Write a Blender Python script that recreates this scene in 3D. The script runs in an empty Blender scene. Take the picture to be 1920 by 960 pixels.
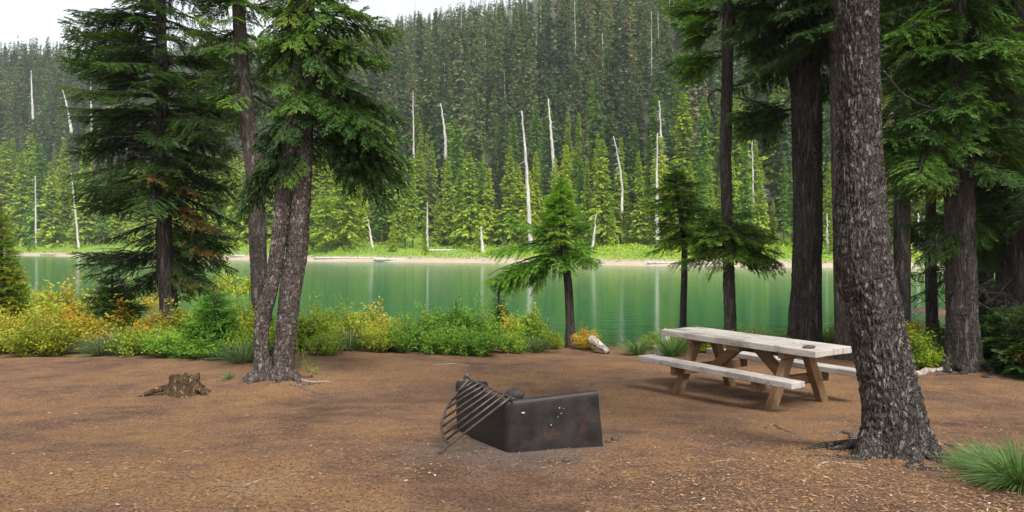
import bpy, math
import numpy as np
from mathutils import Vector

R = np.random.default_rng(11)
F = 1450.0                      # focal length in pixels of a 1920 wide frame
PIT = math.atan(20 / F)
CZ = 2.9                        # camera height above the lake
CP, SP = math.cos(PIT), math.sin(PIT)
scene = bpy.context.scene
COL = scene.collection


def at(px, py, y):
    """world point at forward distance y seen at photo pixel px,py"""
    u, v = (px - 960) / F, (480 - py) / F
    dy = CP + v * SP
    dz = -SP + v * CP
    t = y / dy
    return np.array([u * t, y, CZ + dz * t])


# ------------------------------------------------------------------ noise
_perm = np.random.default_rng(3).random(4096)


def _h(i, j, k):
    n = (i * 73856093) ^ (j * 19349663) ^ (k * 83492791)
    return _perm[np.abs(n) % 4096]


def noise(P, s=1.0, oct=3):
    P = np.asarray(P, float) * s
    if P.shape[-1] == 2:
        P = np.concatenate([P, np.zeros(P.shape[:-1] + (1,))], -1)
    out = np.zeros(P.shape[:-1]); a = 1.0; tot = 0
    for o in range(oct):
        I = np.floor(P).astype(np.int64); f = P - I; f = f * f * (3 - 2 * f)
        r = 0
        for dx in (0, 1):
            for dy in (0, 1):
                for dz in (0, 1):
                    w = (f[..., 0] if dx else 1 - f[..., 0]) * (f[..., 1] if dy else 1 - f[..., 1]) * (f[..., 2] if dz else 1 - f[..., 2])
                    r = r + w * _h(I[..., 0] + dx, I[..., 1] + dy, I[..., 2] + dz)
        out += a * (r - .5) * 2; tot += a; a *= .5; P = P * 2.03 + 17.3
    return out / tot


# ------------------------------------------------------------------ mesh helpers
def make_mesh(name, V, Q, mats, mi=None, tint=None, smooth=False):
    V = np.asarray(V, np.float32); Q = np.asarray(Q, np.int32)
    me = bpy.data.meshes.new(name)
    me.vertices.add(len(V)); me.vertices.foreach_set('co', V.ravel())
    k = Q.shape[1]
    me.loops.add(Q.size); me.loops.foreach_set('vertex_index', Q.ravel())
    me.polygons.add(len(Q)); me.polygons.foreach_set('loop_start', np.arange(0, Q.size, k, dtype=np.int32))
    for m in mats: me.materials.append(m)
    if mi is not None: me.polygons.foreach_set('material_index', np.asarray(mi, np.int32))
    me.polygons.foreach_set('use_smooth', np.full(len(Q), smooth))
    me.update(calc_edges=True)
    if tint is not None:
        a = me.attributes.new('tint', 'FLOAT', 'FACE'); a.data.foreach_set('value', np.asarray(tint, np.float32))
    return me


class Geo:
    def __init__(s): s.V = []; s.Q = []; s.T = []; s.n = 0
    def add(s, V, Q, tint=0.0):
        if len(Q) == 0: return s
        s.V.append(np.asarray(V, float)); s.Q.append(np.asarray(Q) + s.n); s.n += len(V)
        s.T.append(np.broadcast_to(np.asarray(tint, float), (len(Q),)).copy()); return s
    def mesh(s, name, mats, smooth=False):
        V = np.concatenate(s.V); Q = np.concatenate(s.Q); T = np.concatenate(s.T)
        return make_mesh(name, V, Q, mats, tint=T, smooth=smooth)


def link(name, data, parent=None, loc=None):
    o = bpy.data.objects.new(name, data); COL.objects.link(o)
    if parent: o.parent = parent
    if loc is not None: o.location = loc
    return o


def tag(o, label=None, cat=None, group=None, kind=None):
    if label: o['label'] = label
    if cat: o['category'] = cat
    if group: o['group'] = group
    if kind: o['kind'] = kind
    return o


def unit(a): return a / np.maximum(np.linalg.norm(a, axis=-1, keepdims=True), 1e-9)


def tube(P, r, n=8, wob=None):
    """tube along points; returns V,Q(quads, closed ends by tiny ring)"""
    P = np.asarray(P, float); r = np.broadcast_to(np.asarray(r, float), (len(P),))
    T = unit(np.gradient(P, axis=0))
    ref = np.array([0, 1., 0]) if abs(T[0][1]) < .8 else np.array([1., 0, 0])
    A = unit(np.cross(T, ref)); B = np.cross(T, A)
    th = np.linspace(0, 2 * np.pi, n, endpoint=False)
    rr = r[:, None] * np.ones(n)
    if wob is not None: rr = wob(P, th, rr)
    V = P[:, None] + A[:, None] * (np.cos(th) * rr)[..., None] + B[:, None] * (np.sin(th) * rr)[..., None]
    i = np.arange(len(P) - 1)[:, None] * n; j = np.arange(n); j2 = (j + 1) % n
    Q = np.stack([i + j, i + j2, i + n + j2, i + n + j], -1).reshape(-1, 4)
    V = V.reshape(-1, 3)
    # caps (fans made of quads collapsed on a centre ring)
    c = len(V); V = np.concatenate([V, P[:1], P[-1:]])
    e = np.arange(0, n, 2); last = (len(P) - 1) * n
    Q1 = np.stack([np.full(len(e), c), (e + 2) % n, (e + 1) % n, e], -1)
    Q2 = np.stack([np.full(len(e), c + 1), last + e, last + (e + 1) % n, last + (e + 2) % n], -1)
    return V, np.concatenate([Q, Q1, Q2])


def box(x0, x1, y0, y1, z0, z1):
    V = np.array([[x, y, z] for x in (x0, x1) for y in (y0, y1) for z in (z0, z1)], float)
    Q = np.array([[0, 1, 3, 2], [4, 6, 7, 5], [0, 4, 5, 1], [2, 3, 7, 6], [0, 2, 6, 4], [1, 5, 7, 3]])
    return V, Q


def smooth_path(K, n):
    K = np.asarray(K, float); t = np.linspace(0, 1, len(K)); s = np.linspace(0, 1, n)
    out = []
    for c in range(K.shape[1]):
        m = np.gradient(K[:, c], t)
        i = np.clip(np.searchsorted(t, s, side='right') - 1, 0, len(K) - 2)
        h = t[i + 1] - t[i]; u = (s - t[i]) / h
        out.append((2*u**3-3*u**2+1)*K[i, c] + (u**3-2*u**2+u)*h*m[i] + (-2*u**3+3*u**2)*K[i+1, c] + (u**3-u**2)*h*m[i+1])
    return np.stack(out, -1)


def leaves(C, U, N, L, W):
    """rhombic leaves: base C, direction U, normal hint N"""
    C = np.asarray(C, float); n = len(C)
    U = unit(U); S = unit(np.cross(N, U)); L = np.broadcast_to(L, (n,))[:, None]; W = np.broadcast_to(W, (n,))[:, None]
    V = np.stack([C, C + U * L * .45 + S * W * .5, C + U * L, C + U * L * .45 - S * W * .5], 1).reshape(-1, 3)
    return V, np.arange(n * 4).reshape(-1, 4)


# ------------------------------------------------------------------ materials
def nodes(name):
    m = bpy.data.materials.new(name); m.use_nodes = True
    nt = m.node_tree; nt.nodes.clear()
    out = nt.nodes.new('ShaderNodeOutputMaterial')
    return m, nt, out


def N(nt, t, **kw):
    n = nt.nodes.new(t)
    for k, v in kw.items():
        if k.startswith('i_'): n.inputs[k[2:].replace('_', ' ')].default_value = v
        else: setattr(n, k, v)
    return n


def ramp(nt, stops, fac=None, interp='LINEAR'):
    r = nt.nodes.new('ShaderNodeValToRGB'); r.color_ramp.interpolation = interp
    el = r.color_ramp.elements
    while len(el) > 1: el.remove(el[-1])
    el[0].position = stops[0][0]; el[0].color = (*stops[0][1], 1)
    for p, c in stops[1:]:
        e = el.new(p); e.color = (*c, 1)
    if fac is not None: nt.links.new(fac, r.inputs[0])
    return r


def mix(nt, fac, a, b, mode='MIX'):
    m = nt.nodes.new('ShaderNodeMix'); m.data_type = 'RGBA'; m.blend_type = mode
    for idx, v in ((0, fac), (6, a), (7, b)):
        if isinstance(v, (int, float)): m.inputs[idx].default_value = v
        elif isinstance(v, tuple): m.inputs[idx].default_value = (*v, 1)
        else: nt.links.new(v, m.inputs[idx])
    return m.outputs[2]


def math_(nt, op, a, b=0.0, c=None, clamp=False):
    m = nt.nodes.new('ShaderNodeMath'); m.operation = op; m.use_clamp = clamp
    for i, v in enumerate((a, b) if c is None else (a, b, c)):
        if isinstance(v, (int, float)): m.inputs[i].default_value = v
        else: nt.links.new(v, m.inputs[i])
    return m.outputs[0]


def noise_n(nt, scale, detail=4, vec=None, rough=.55, scl=None, dist=0.0):
    n = nt.nodes.new('ShaderNodeTexNoise'); n.inputs['Scale'].default_value = scale; n.inputs['Detail'].default_value = detail
    n.inputs['Roughness'].default_value = rough; n.inputs['Distortion'].default_value = dist
    if vec is None:
        g = nt.nodes.new('ShaderNodeNewGeometry'); vec = g.outputs['Position']
    if scl:
        mp = nt.nodes.new('ShaderNodeMapping'); mp.inputs['Scale'].default_value = scl
        nt.links.new(vec, mp.inputs[0]); vec = mp.outputs[0]
    nt.links.new(vec, n.inputs['Vector'])
    return n.outputs['Fac']


def leaf_mat(name, stops, rough=.55, trans=.35, noise_scale=2.0, namt=.35, spec=.3):
    """foliage: colour by per-spray tint + world noise; part of the light passes through"""
    m, nt, out = nodes(name)
    a = N(nt, 'ShaderNodeAttribute', attribute_name='tint')
    n1 = noise_n(nt, noise_scale, 3)
    v = math_(nt, 'ADD', a.outputs['Fac'], math_(nt, 'MULTIPLY', math_(nt, 'SUBTRACT', n1, .5), namt), clamp=True)
    r = ramp(nt, stops, v)
    p = N(nt, 'ShaderNodeBsdfPrincipled'); p.inputs['Roughness'].default_value = rough
    p.inputs['Specular IOR Level'].default_value = spec
    nt.links.new(r.outputs[0], p.inputs['Base Color'])
    t = N(nt, 'ShaderNodeBsdfTranslucent')
    bright = mix(nt, 1.0, r.outputs[0], (1.25, 1.3, .6), 'MULTIPLY'); nt.links.new(bright, t.inputs[0])
    mx = N(nt, 'ShaderNodeMixShader'); mx.inputs[0].default_value = trans
    nt.links.new(p.outputs[0], mx.inputs[1]); nt.links.new(t.outputs[0], mx.inputs[2])
    nt.links.new(mx.outputs[0], out.inputs[0])
    return m


def bark_mat(name, dark, mid, light, scale=14.0, stretch=.28, bump=.02, moss=None):
    m, nt, out = nodes(name)
    tc = N(nt, 'ShaderNodeTexCoord')
    mp = N(nt, 'ShaderNodeMapping'); mp.inputs['Scale'].default_value = (1, 1, stretch)
    nt.links.new(tc.outputs['Object'], mp.inputs[0])
    wn = N(nt, 'ShaderNodeTexNoise'); wn.inputs['Scale'].default_value = scale * .6; wn.inputs['Detail'].default_value = 4
    nt.links.new(mp.outputs[0], wn.inputs['Vector'])
    add = N(nt, 'ShaderNodeVectorMath', operation='MULTIPLY_ADD'); add.inputs[1].default_value = (3.2 / scale,) * 3
    nt.links.new(wn.outputs['Color'], add.inputs[0]); nt.links.new(mp.outputs[0], add.inputs[2])
    vo = N(nt, 'ShaderNodeTexVoronoi', feature='DISTANCE_TO_EDGE'); vo.inputs['Scale'].default_value = scale
    nt.links.new(add.outputs[0], vo.inputs['Vector'])
    vc = N(nt, 'ShaderNodeTexVoronoi', feature='F1'); vc.inputs['Scale'].default_value = scale
    nt.links.new(add.outputs[0], vc.inputs['Vector'])
    edge = math_(nt, 'MULTIPLY', vo.outputs['Distance'], 5.0, clamp=True)
    fine = noise_n(nt, scale * 5, 6, tc.outputs['Object'], .65, (1, 1, .5))
    big = noise_n(nt, 2.2, 4, tc.outputs['Object'])
    v = math_(nt, 'ADD', math_(nt, 'MULTIPLY', edge, .24), math_(nt, 'MULTIPLY', fine, .85))
    sepc = N(nt, 'ShaderNodeSeparateColor'); nt.links.new(vc.outputs['Color'], sepc.inputs[0])
    v = math_(nt, 'ADD', v, math_(nt, 'MULTIPLY', math_(nt, 'SUBTRACT', sepc.outputs[0], .5), .34))
    r = ramp(nt, [(.30, dark), (.50, mid), (.66, mid), (.92, light)], v)
    c = r.outputs[0]
    c = mix(nt, math_(nt, 'MULTIPLY', math_(nt, 'SUBTRACT', big, .42), 1.6, clamp=True), c, mix(nt, .6, c, tuple(x * 1.25 for x in mid)))
    if moss:
        mm = noise_n(nt, 5.0, 5, tc.outputs['Object'])
        c = mix(nt, math_(nt, 'MULTIPLY', math_(nt, 'SUBTRACT', mm, .56), 6, clamp=True), c, moss)
    p = N(nt, 'ShaderNodeBsdfPrincipled'); p.inputs['Roughness'].default_value = .85; p.inputs['Specular IOR Level'].default_value = .25
    nt.links.new(c, p.inputs['Base Color'])
    h = math_(nt, 'ADD', edge, math_(nt, 'MULTIPLY', fine, .8))
    b = N(nt, 'ShaderNodeBump'); b.inputs['Distance'].default_value = bump; b.inputs['Strength'].default_value = 1
    nt.links.new(h, b.inputs['Height']); nt.links.new(b.outputs[0], p.inputs['Normal'])
    nt.links.new(p.outputs[0], out.inputs[0])
    return m


M = {}
M['bark_big'] = bark_mat('bark_scaly', (.012, .008, .007), (.108, .090, .080), (.42, .38, .35), 34, .42, .03)
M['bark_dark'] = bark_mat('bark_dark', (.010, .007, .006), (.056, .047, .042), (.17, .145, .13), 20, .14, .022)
M['bark_red'] = bark_mat('bark_reddish', (.02, .012, .01), (.10, .078, .068), (.33, .295, .275), 26, .5, .016)
M['bark_grey'] = bark_mat('bark_grey', (.022, .017, .014), (.085, .07, .06), (.24, .215, .19), 24, .2, .016)
M['bark_far'] = bark_mat('bark_far', (.05, .04, .035), (.14, .115, .10), (.3, .27, .25), 6, .2, .03)
M['root'] = bark_mat('root_bark', (.03, .022, .018), (.12, .09, .075), (.33, .28, .24), 30, .5, .006)
M['snag'] = bark_mat('bleached_wood', (.22, .20, .18), (.50, .47, .44), (.72, .70, .67), 5, .1, .02)
M['driftwood'] = bark_mat('driftwood', (.16, .13, .11), (.38, .33, .28), (.6, .56, .5), 6, 1, .02)
M['deadtwig'] = bark_mat('dead_twig', (.05, .035, .025), (.15, .11, .08), (.3, .25, .2), 20, 1, .004)

M['fir'] = leaf_mat('fir_needles', [(0, (.018, .048, .010)), (.35, (.042, .100, .014)), (.7, (.09, .185, .018)), (.92, (.18, .25, .02)), (1, (.22, .16, .03))], trans=.3)
M['fir_mid'] = leaf_mat('fir_needles_mid', [(0, (.028, .070, .012)), (.4, (.065, .150, .016)), (.8, (.14, .27, .02)), (1, (.22, .30, .03))], trans=.35)
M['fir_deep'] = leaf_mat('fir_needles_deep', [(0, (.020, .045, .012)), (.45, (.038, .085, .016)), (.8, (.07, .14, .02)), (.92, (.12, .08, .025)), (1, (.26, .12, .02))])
M['fir_young'] = leaf_mat('fir_needles_young', [(0, (.05, .13, .018)), (.5, (.11, .26, .024)), (.85, (.20, .38, .03)), (1, (.3, .32, .04))])
M['fir_lime'] = leaf_mat('fir_needles_yellowing', [(0, (.08, .15, .015)), (.5, (.18, .28, .02)), (.85, (.34, .32, .02)), (1, (.42, .22, .03))])
M['far_bright'] = leaf_mat('far_needles_bright', [(0, (.10, .18, .03)), (.45, (.27, .38, .045)), (.8, (.45, .54, .06)), (1, (.58, .52, .08))], noise_scale=.35, trans=.4)
M['far_mid'] = leaf_mat('far_needles_mid', [(0, (.07, .15, .035)), (.5, (.15, .28, .045)), (1, (.28, .42, .06))], noise_scale=.35, trans=.4)
M['far_dark'] = leaf_mat('far_needles_dark', [(0, (.030, .060, .030)), (.5, (.088, .150, .062)), (.85, (.17, .245, .085)), (1, (.27, .23, .13))], noise_scale=.3, trans=.35)
M['needle_dead'] = leaf_mat('dead_needles', [(0, (.07, .04, .02)), (.5, (.14, .085, .035)), (1, (.25, .14, .05))], trans=.2)
M['lichen'] = leaf_mat('hanging_lichen', [(0, (.10, .09, .04)), (1, (.22, .19, .08))], trans=.2)
M['bush_green'] = leaf_mat('bush_leaves_green', [(0, (.06, .15, .02)), (.45, (.15, .30, .03)), (.8, (.30, .42, .035)), (1, (.5, .43, .05))], noise_scale=3, spec=.4)
M['bush_yellow'] = leaf_mat('bush_leaves_yellow', [(0, (.12, .21, .02)), (.4, (.30, .38, .03)), (.75, (.52, .46, .04)), (.92, (.58, .30, .04)), (1, (.48, .15, .03))], noise_scale=3, spec=.4)
M['bush_orange'] = leaf_mat('bush_leaves_orange', [(0, (.14, .22, .015)), (.35, (.32, .35, .025)), (.62, (.46, .36, .03)), (.82, (.50, .25, .03)), (.94, (.42, .13, .02)), (1, (.6, .42, .03))], noise_scale=3, spec=.4)
M['grass'] = leaf_mat('grass_blades', [(0, (.04, .09, .025)), (.6, (.10, .19, .05)), (.9, (.20, .28, .08)), (1, (.38, .33, .15))], trans=.3)
M['grass_blue'] = leaf_mat('grass_blades_dull', [(0, (.05, .09, .035)), (.6, (.12, .18, .075)), (.9, (.24, .29, .12)), (1, (.42, .38, .2))], trans=.3)
M['meadow'] = leaf_mat('meadow_leaves', [(0, (.10, .22, .02)), (.5, (.24, .42, .03)), (.9, (.42, .52, .05)), (1, (.6, .48, .08))], noise_scale=.4, trans=.3)


def ground_mat():
    m, nt, out = nodes('forest_dirt')
    g = N(nt, 'ShaderNodeNewGeometry'); pos = g.outputs['Position']
    big = noise_n(nt, .55, 5, pos, .6); midn = noise_n(nt, 3.0, 6, pos, .65); fine = noise_n(nt, 38, 6, pos, .7)
    v = math_(nt, 'ADD', math_(nt, 'MULTIPLY', big, .65), math_(nt, 'MULTIPLY', midn, .38))
    r = ramp(nt, [(.32, (.135, .084, .060)), (.43, (.225, .132, .084)), (.50, (.31, .182, .112)), (.58, (.40, .225, .112)), (.70, (.43, .28, .16))], v)
    c = r.outputs[0]
    c = mix(nt, math_(nt, 'MULTIPLY', math_(nt, 'SUBTRACT', fine, .38), 3.2, clamp=True), mix(nt, 1.0, c, (.42, .40, .40), 'MULTIPLY'), c)
    # pale and orange flecks of chips and needles
    for sc, th, col in ((60, .09, (.42, .25, .12)), (40, .06, (.38, .20, .08)), (48, .12, (.05, .034, .028)), (70, .13, (.07, .048, .036))):
        vo = N(nt, 'ShaderNodeTexVoronoi', feature='F1'); vo.inputs['Scale'].default_value = sc
        vo.inputs['Randomness'].default_value = 1
        mp = N(nt, 'ShaderNodeMapping'); mp.inputs['Rotation'].default_value = (0, 0, sc * .37); mp.inputs['Scale'].default_value = (1, .45, 1)
        mp.inputs['Location'].default_value = (sc * 1.7, sc * .3, 0)
        nt.links.new(pos, mp.inputs[0]); nt.links.new(mp.outputs[0], vo.inputs['Vector'])
        se = N(nt, 'ShaderNodeSeparateColor'); nt.links.new(vo.outputs['Color'], se.inputs[0])
        pick = math_(nt, 'GREATER_THAN', se.outputs[0], (.80 if col[0] > .1 else .55))
        near = math_(nt, 'LESS_THAN', vo.outputs['Distance'], th * 2.4)
        c = mix(nt, math_(nt, 'MULTIPLY', math_(nt, 'MULTIPLY', pick, near), .8), c, col)
    # grey ash spread round the fire ring
    d = N(nt, 'ShaderNodeVectorMath', operation='DISTANCE'); d.inputs[1].default_value = tuple(ASH)
    nt.links.new(pos, d.inputs[0])
    a = math_(nt, 'SUBTRACT', 1.25, math_(nt, 'MULTIPLY', d.outputs['Value'], 1.35))
    a = math_(nt, 'ADD', a, math_(nt, 'MULTIPLY', math_(nt, 'SUBTRACT', midn, .5), 2.2))
    a = math_(nt, 'MULTIPLY', a, 1.1, clamp=True)
    c = mix(nt, math_(nt, 'MULTIPLY', a, .62), c, mix(nt, fine, (.05, .045, .045), (.20, .18, .17)))
    # lake bed / wet edge
    s = N(nt, 'ShaderNodeSeparateXYZ'); nt.links.new(pos, s.inputs[0])
    wet = math_(nt, 'MULTIPLY', math_(nt, 'SUBTRACT', .22, s.outputs[2]), 6, clamp=True)
    c = mix(nt, wet, c, (.09, .08, .055))
    p = N(nt, 'ShaderNodeBsdfPrincipled'); p.inputs['Roughness'].default_value = .95; p.inputs['Specular IOR Level'].default_value = .12
    nt.links.new(c, p.inputs['Base Color'])
    b = N(nt, 'ShaderNodeBump'); b.inputs['Distance'].default_value = .035; b.inputs['Strength'].default_value = 1
    nt.links.new(math_(nt, 'ADD', fine, math_(nt, 'MULTIPLY', midn, .8)), b.inputs['Height'])
    nt.links.new(b.outputs[0], p.inputs['Normal']); nt.links.new(p.outputs[0], out.inputs[0])
    return m


def far_ground_mat():
    m, nt, out = nodes('far_bank_ground')
    g = N(nt, 'ShaderNodeNewGeometry'); pos = g.outputs['Position']
    s = N(nt, 'ShaderNodeSeparateXYZ'); nt.links.new(pos, s.inputs[0])
    n1 = noise_n(nt, .12, 5, pos); n2 = noise_n(nt, 1.5, 5, pos)
    z = math_(nt, 'ADD', s.outputs[2], math_(nt, 'MULTIPLY', math_(nt, 'SUBTRACT', n2, .5), .8))
    sand = mix(nt, n2, (.30, .23, .16), (.52, .43, .33))
    grass = mix(nt, n2, (.10, .17, .03), (.26, .36, .06))
    litter = mix(nt, n2, (.03, .035, .022), (.075, .075, .045))
    c = mix(nt, math_(nt, 'MULTIPLY', math_(nt, 'SUBTRACT', z, .75), 3, clamp=True), sand, grass)
    zz = math_(nt, 'ADD', s.outputs[2], math_(nt, 'MULTIPLY', math_(nt, 'SUBTRACT', n1, .5), 5))
    c = mix(nt, math_(nt, 'MULTIPLY', math_(nt, 'SUBTRACT', zz, 4.0), .6, clamp=True), c, litter)
    p = N(nt, 'ShaderNodeBsdfPrincipled'); p.inputs['Roughness'].default_value = .95
    nt.links.new(c, p.inputs['Base Color']); nt.links.new(p.outputs[0], out.inputs[0])
    return m


def water_mat():
    m, nt, out = nodes('lake_water')
    g = N(nt, 'ShaderNodeNewGeometry'); pos = g.outputs['Position']
    s = N(nt, 'ShaderNodeSeparateXYZ'); nt.links.new(pos, s.inputs[0])
    n = noise_n(nt, .5, 3, pos)
    sh = math_(nt, 'MULTIPLY', math_(nt, 'SUBTRACT', math_(nt, 'ADD', 24.5, math_(nt, 'MULTIPLY', n, 4)), s.outputs[1]), .16, clamp=True)
    c = mix(nt, sh, (.006, .112, .050), (.055, .12, .05))
    p = N(nt, 'ShaderNodeBsdfPrincipled'); p.inputs['Roughness'].default_value = .10; p.inputs['IOR'].default_value = 1.33
    nt.links.new(c, p.inputs['Base Color'])
    w1 = noise_n(nt, 1.0, 3, pos, .5, (.35, 1.6, 1)); w2 = noise_n(nt, 1.0, 2, pos, .5, (2.0, 6.0, 1))
    b = N(nt, 'ShaderNodeBump'); b.inputs['Distance'].default_value = .05; b.inputs['Strength'].default_value = .45
    nt.links.new(math_(nt, 'ADD', w1, math_(nt, 'MULTIPLY', w2, .25)), b.inputs['Height'])
    nt.links.new(b.outputs[0], p.inputs['Normal']); nt.links.new(p.outputs[0], out.inputs[0])
    return m


def wood_mat(name, a, b, c, axis='X', dirt=.5):
    m, nt, out = nodes(name)
    tc = N(nt, 'ShaderNodeTexCoord'); v = tc.outputs['Object']
    sc = {'X': (.6, 9, 9), 'Z': (9, 9, .6)}[axis]
    info = N(nt, 'ShaderNodeObjectInfo')
    off = N(nt, 'ShaderNodeVectorMath', operation='MULTIPLY_ADD'); off.inputs[1].default_value = (7, 7, 7)
    cmb = N(nt, 'ShaderNodeCombineXYZ'); nt.links.new(info.outputs['Random'], cmb.inputs[0]); nt.links.new(info.outputs['Random'], cmb.inputs[1])
    nt.links.new(cmb.outputs[0], off.inputs[0]); nt.links.new(v, off.inputs[2]); v = off.outputs[0]
    g1 = noise_n(nt, 3.0, 8, v, .7, sc, .4); g2 = noise_n(nt, 9.0, 6, v, .7, sc); big = noise_n(nt, 2.2, 5, v, .6)
    r = ramp(nt, [(.3, a), (.5, b), (.7, c)], math_(nt, 'ADD', math_(nt, 'MULTIPLY', g1, .6), math_(nt, 'MULTIPLY', g2, .4)))
    col = mix(nt, math_(nt, 'MULTIPLY', math_(nt, 'SUBTRACT', big, .5), 3.0 * dirt, clamp=True), r.outputs[0], a)
    cr = noise_n(nt, 5.0, 3, v, .5, tuple(q * (.5 if q < 1 else 1.6) for q in sc), .2)
    crack = math_(nt, 'SUBTRACT', 1.0, math_(nt, 'MULTIPLY', math_(nt, 'ABSOLUTE', math_(nt, 'SUBTRACT', cr, .5)), 38), clamp=True)
    spots = noise_n(nt, 14.0, 4, v, .6)
    crack = math_(nt, 'MULTIPLY', crack, math_(nt, 'MULTIPLY', math_(nt, 'SUBTRACT', big, .42), 5, clamp=True))
    col = mix(nt, math_(nt, 'MULTIPLY', crack, .75), col, tuple(q * .3 for q in a))
    col = mix(nt, math_(nt, 'MULTIPLY', math_(nt, 'SUBTRACT', spots, .60), 6, clamp=True), col, tuple(q * .7 for q in a))
    p = N(nt, 'ShaderNodeBsdfPrincipled'); p.inputs['Roughness'].default_value = .8; p.inputs['Specular IOR Level'].default_value = .3
    nt.links.new(col, p.inputs['Base Color'])
    bp = N(nt, 'ShaderNodeBump'); bp.inputs['Distance'].default_value = .004; bp.inputs['Strength'].default_value = 1
    nt.links.new(g2, bp.inputs['Height']); nt.links.new(bp.outputs[0], p.inputs['Normal']); nt.links.new(p.outputs[0], out.inputs[0])
    return m


def simple_mat(name, a, b, scale=8, rough=.6, metal=0.0, bump=.003, spec=.5, extra=None):
    m, nt, out = nodes(name)
    tc = N(nt, 'ShaderNodeTexCoord'); v = tc.outputs['Object']
    n1 = noise_n(nt, scale, 6, v, .65); n2 = noise_n(nt, scale * 6, 4, v)
    c = mix(nt, math_(nt, 'MULTIPLY', math_(nt, 'SUBTRACT', n1, .35), 3, clamp=True), a, b)
    if extra:
        n3 = noise_n(nt, scale * .8, 6, v, .7, None, 1.0)
        c = mix(nt, math_(nt, 'MULTIPLY', math_(nt, 'SUBTRACT', n3, .56), 6, clamp=True), c, extra)
    p = N(nt, 'ShaderNodeBsdfPrincipled'); p.inputs['Metallic'].default_value = metal; p.inputs['Specular IOR Level'].default_value = spec
    nt.links.new(c, p.inputs['Base Color'])
    nt.links.new(math_(nt, 'ADD', rough - .15, math_(nt, 'MULTIPLY', n1, .3)), p.inputs['Roughness'])
    b_ = N(nt, 'ShaderNodeBump'); b_.inputs['Distance'].default_value = bump
    nt.links.new(math_(nt, 'ADD', n1, math_(nt, 'MULTIPLY', n2, .4)), b_.inputs['Height'])
    nt.links.new(b_.outputs[0], p.inputs['Normal']); nt.links.new(p.outputs[0], out.inputs[0])
    return m


# ------------------------------------------------------------------ terrain
HY = np.array([-60, 0, 4.2, 5.9, 7.5, 9.0, 10.5, 14, 17, 18.5, 20.5, 24, 40, 90])
HH = np.array([1.2, 1.38, 1.45, 1.57, 1.73, 1.90, 1.925, 2.10, 2.25, 2.45, 2.9, 3.7, 5.5, 7])


def shore_y(x):
    x = np.asarray(x, float)
    s = lambda a, b, v: np.clip((v - a) / (b - a), 0, 1) ** 2 * (3 - 2 * np.clip((v - a) / (b - a), 0, 1))
    return 20.5 + .9 * noise(np.stack([x, x * 0 + 3.3], -1), .35, 2) + 16 * s(12.5, 18, x) + 9 * s(12, 22, -x)


def ground_z(x, y):
    x = np.asarray(x, float); y = np.asarray(y, float)
    ys = shore_y(x)
    t = np.where(y < 16, y, np.where(y < ys, 16 + (y - 16) * 4.5 / (ys - 16), y - ys + 20.5))
    z = CZ - np.interp(t, HY, HH)
    # smooth the kinks a little, then bumps
    z = z + .25 * (CZ - np.interp(t - .5, HY, HH) + CZ - np.interp(t + .5, HY, HH) - 2 * (CZ - np.interp(t, HY, HH)))
    P = np.stack([x, y], -1)
    nb = noise(P, .45, 3) * .055 + noise(P, 2.2, 3) * .022 + noise(P, 9, 2) * .006
    tb = np.exp(-(((x - 3) / 1.6) ** 2 + ((y - 9.7) / 1.6) ** 2) ** 2)
    z = z + nb * (1 - .7 * tb)
    for mx, my, mr, mh in MOUNDS:
        z = z + mh * np.exp(-((x - mx) ** 2 + (y - my) ** 2) / mr ** 2)
    return z


def gpt(px, py, lo=2.5, hi=60):
    """ground point under a photo pixel"""
    ys = np.linspace(lo, hi, 2400)
    u, v = (px - 960) / F, (480 - py) / F
    dy = CP + v * SP; dz = -SP + v * CP
    X = u * ys / dy; Z = CZ + dz * ys / dy
    d = Z - ground_z(X, ys)
    i = np.argmax(d < 0)
    if d[i] >= 0: i = len(ys) - 1
    return np.array([X[i], ys[i], float(ground_z(X[i], ys[i]))])


MOUNDS = []
MOUNDS = [(*gpt(1672, 850)[:2], .55, .07), (*gpt(515, 712)[:2], .7, .10), (*gpt(345, 738)[:2], .4, .03), (*gpt(1805, 690)[:2], .8, .10),
          (*gpt(820, 655)[:2], 1.2, .08), (-4.5, 15, 2.5, .12)]
ASH = gpt(960, 845)

xs = np.unique(np.concatenate([np.linspace(-120, -14, 30), np.linspace(-14, 14, 440), np.linspace(14, 120, 30)]))
ysg = np.unique(np.concatenate([np.linspace(-60, 2, 26), np.linspace(2, 11, 190), np.linspace(11, 24, 150), np.linspace(24, 90, 40)]))
X, Y = np.meshgrid(xs, ysg)
Z = ground_z(X, Y)
nx, ny = len(xs), len(ysg)
i = np.arange(ny - 1)[:, None] * nx + np.arange(nx - 1)
Qg = np.stack([i, i + 1, i + nx + 1, i + nx], -1).reshape(-1, 4)
tag(link('ground', make_mesh('ground', np.stack([X, Y, Z], -1).reshape(-1, 3), Qg, [ground_mat()], smooth=True)),
    'reddish brown dirt of the campsite', kind='structure')

# far side of the lake
SX = np.array([-600, -150, -125, -80, -35, 0, 11, 26, 40, 70, 150, 600])
SY = np.array([250, 222, 208, 172, 140, 125, 114, 105, 100, 92, 84, 70])


def far_shore(x): return np.interp(x, SX, SY) + 1.6 * noise(np.stack([np.asarray(x, float), np.asarray(x, float) * 0 + 9], -1), .12, 3)


RPX = np.array([-3000, 0, 200, 450, 680, 740, 850, 1000, 1150, 1400, 1920, 5000])
RROW = np.array([90, 56, 62, 62, 56, 40, 24, -8, -60, -120, -160, -160])


def ridge_z(x, y):
    px = 960 + F * x / np.maximum(y, 60)
    row = np.interp(px, RPX, RROW)
    return CZ + (460 - row) / F * 430 - 26


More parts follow.
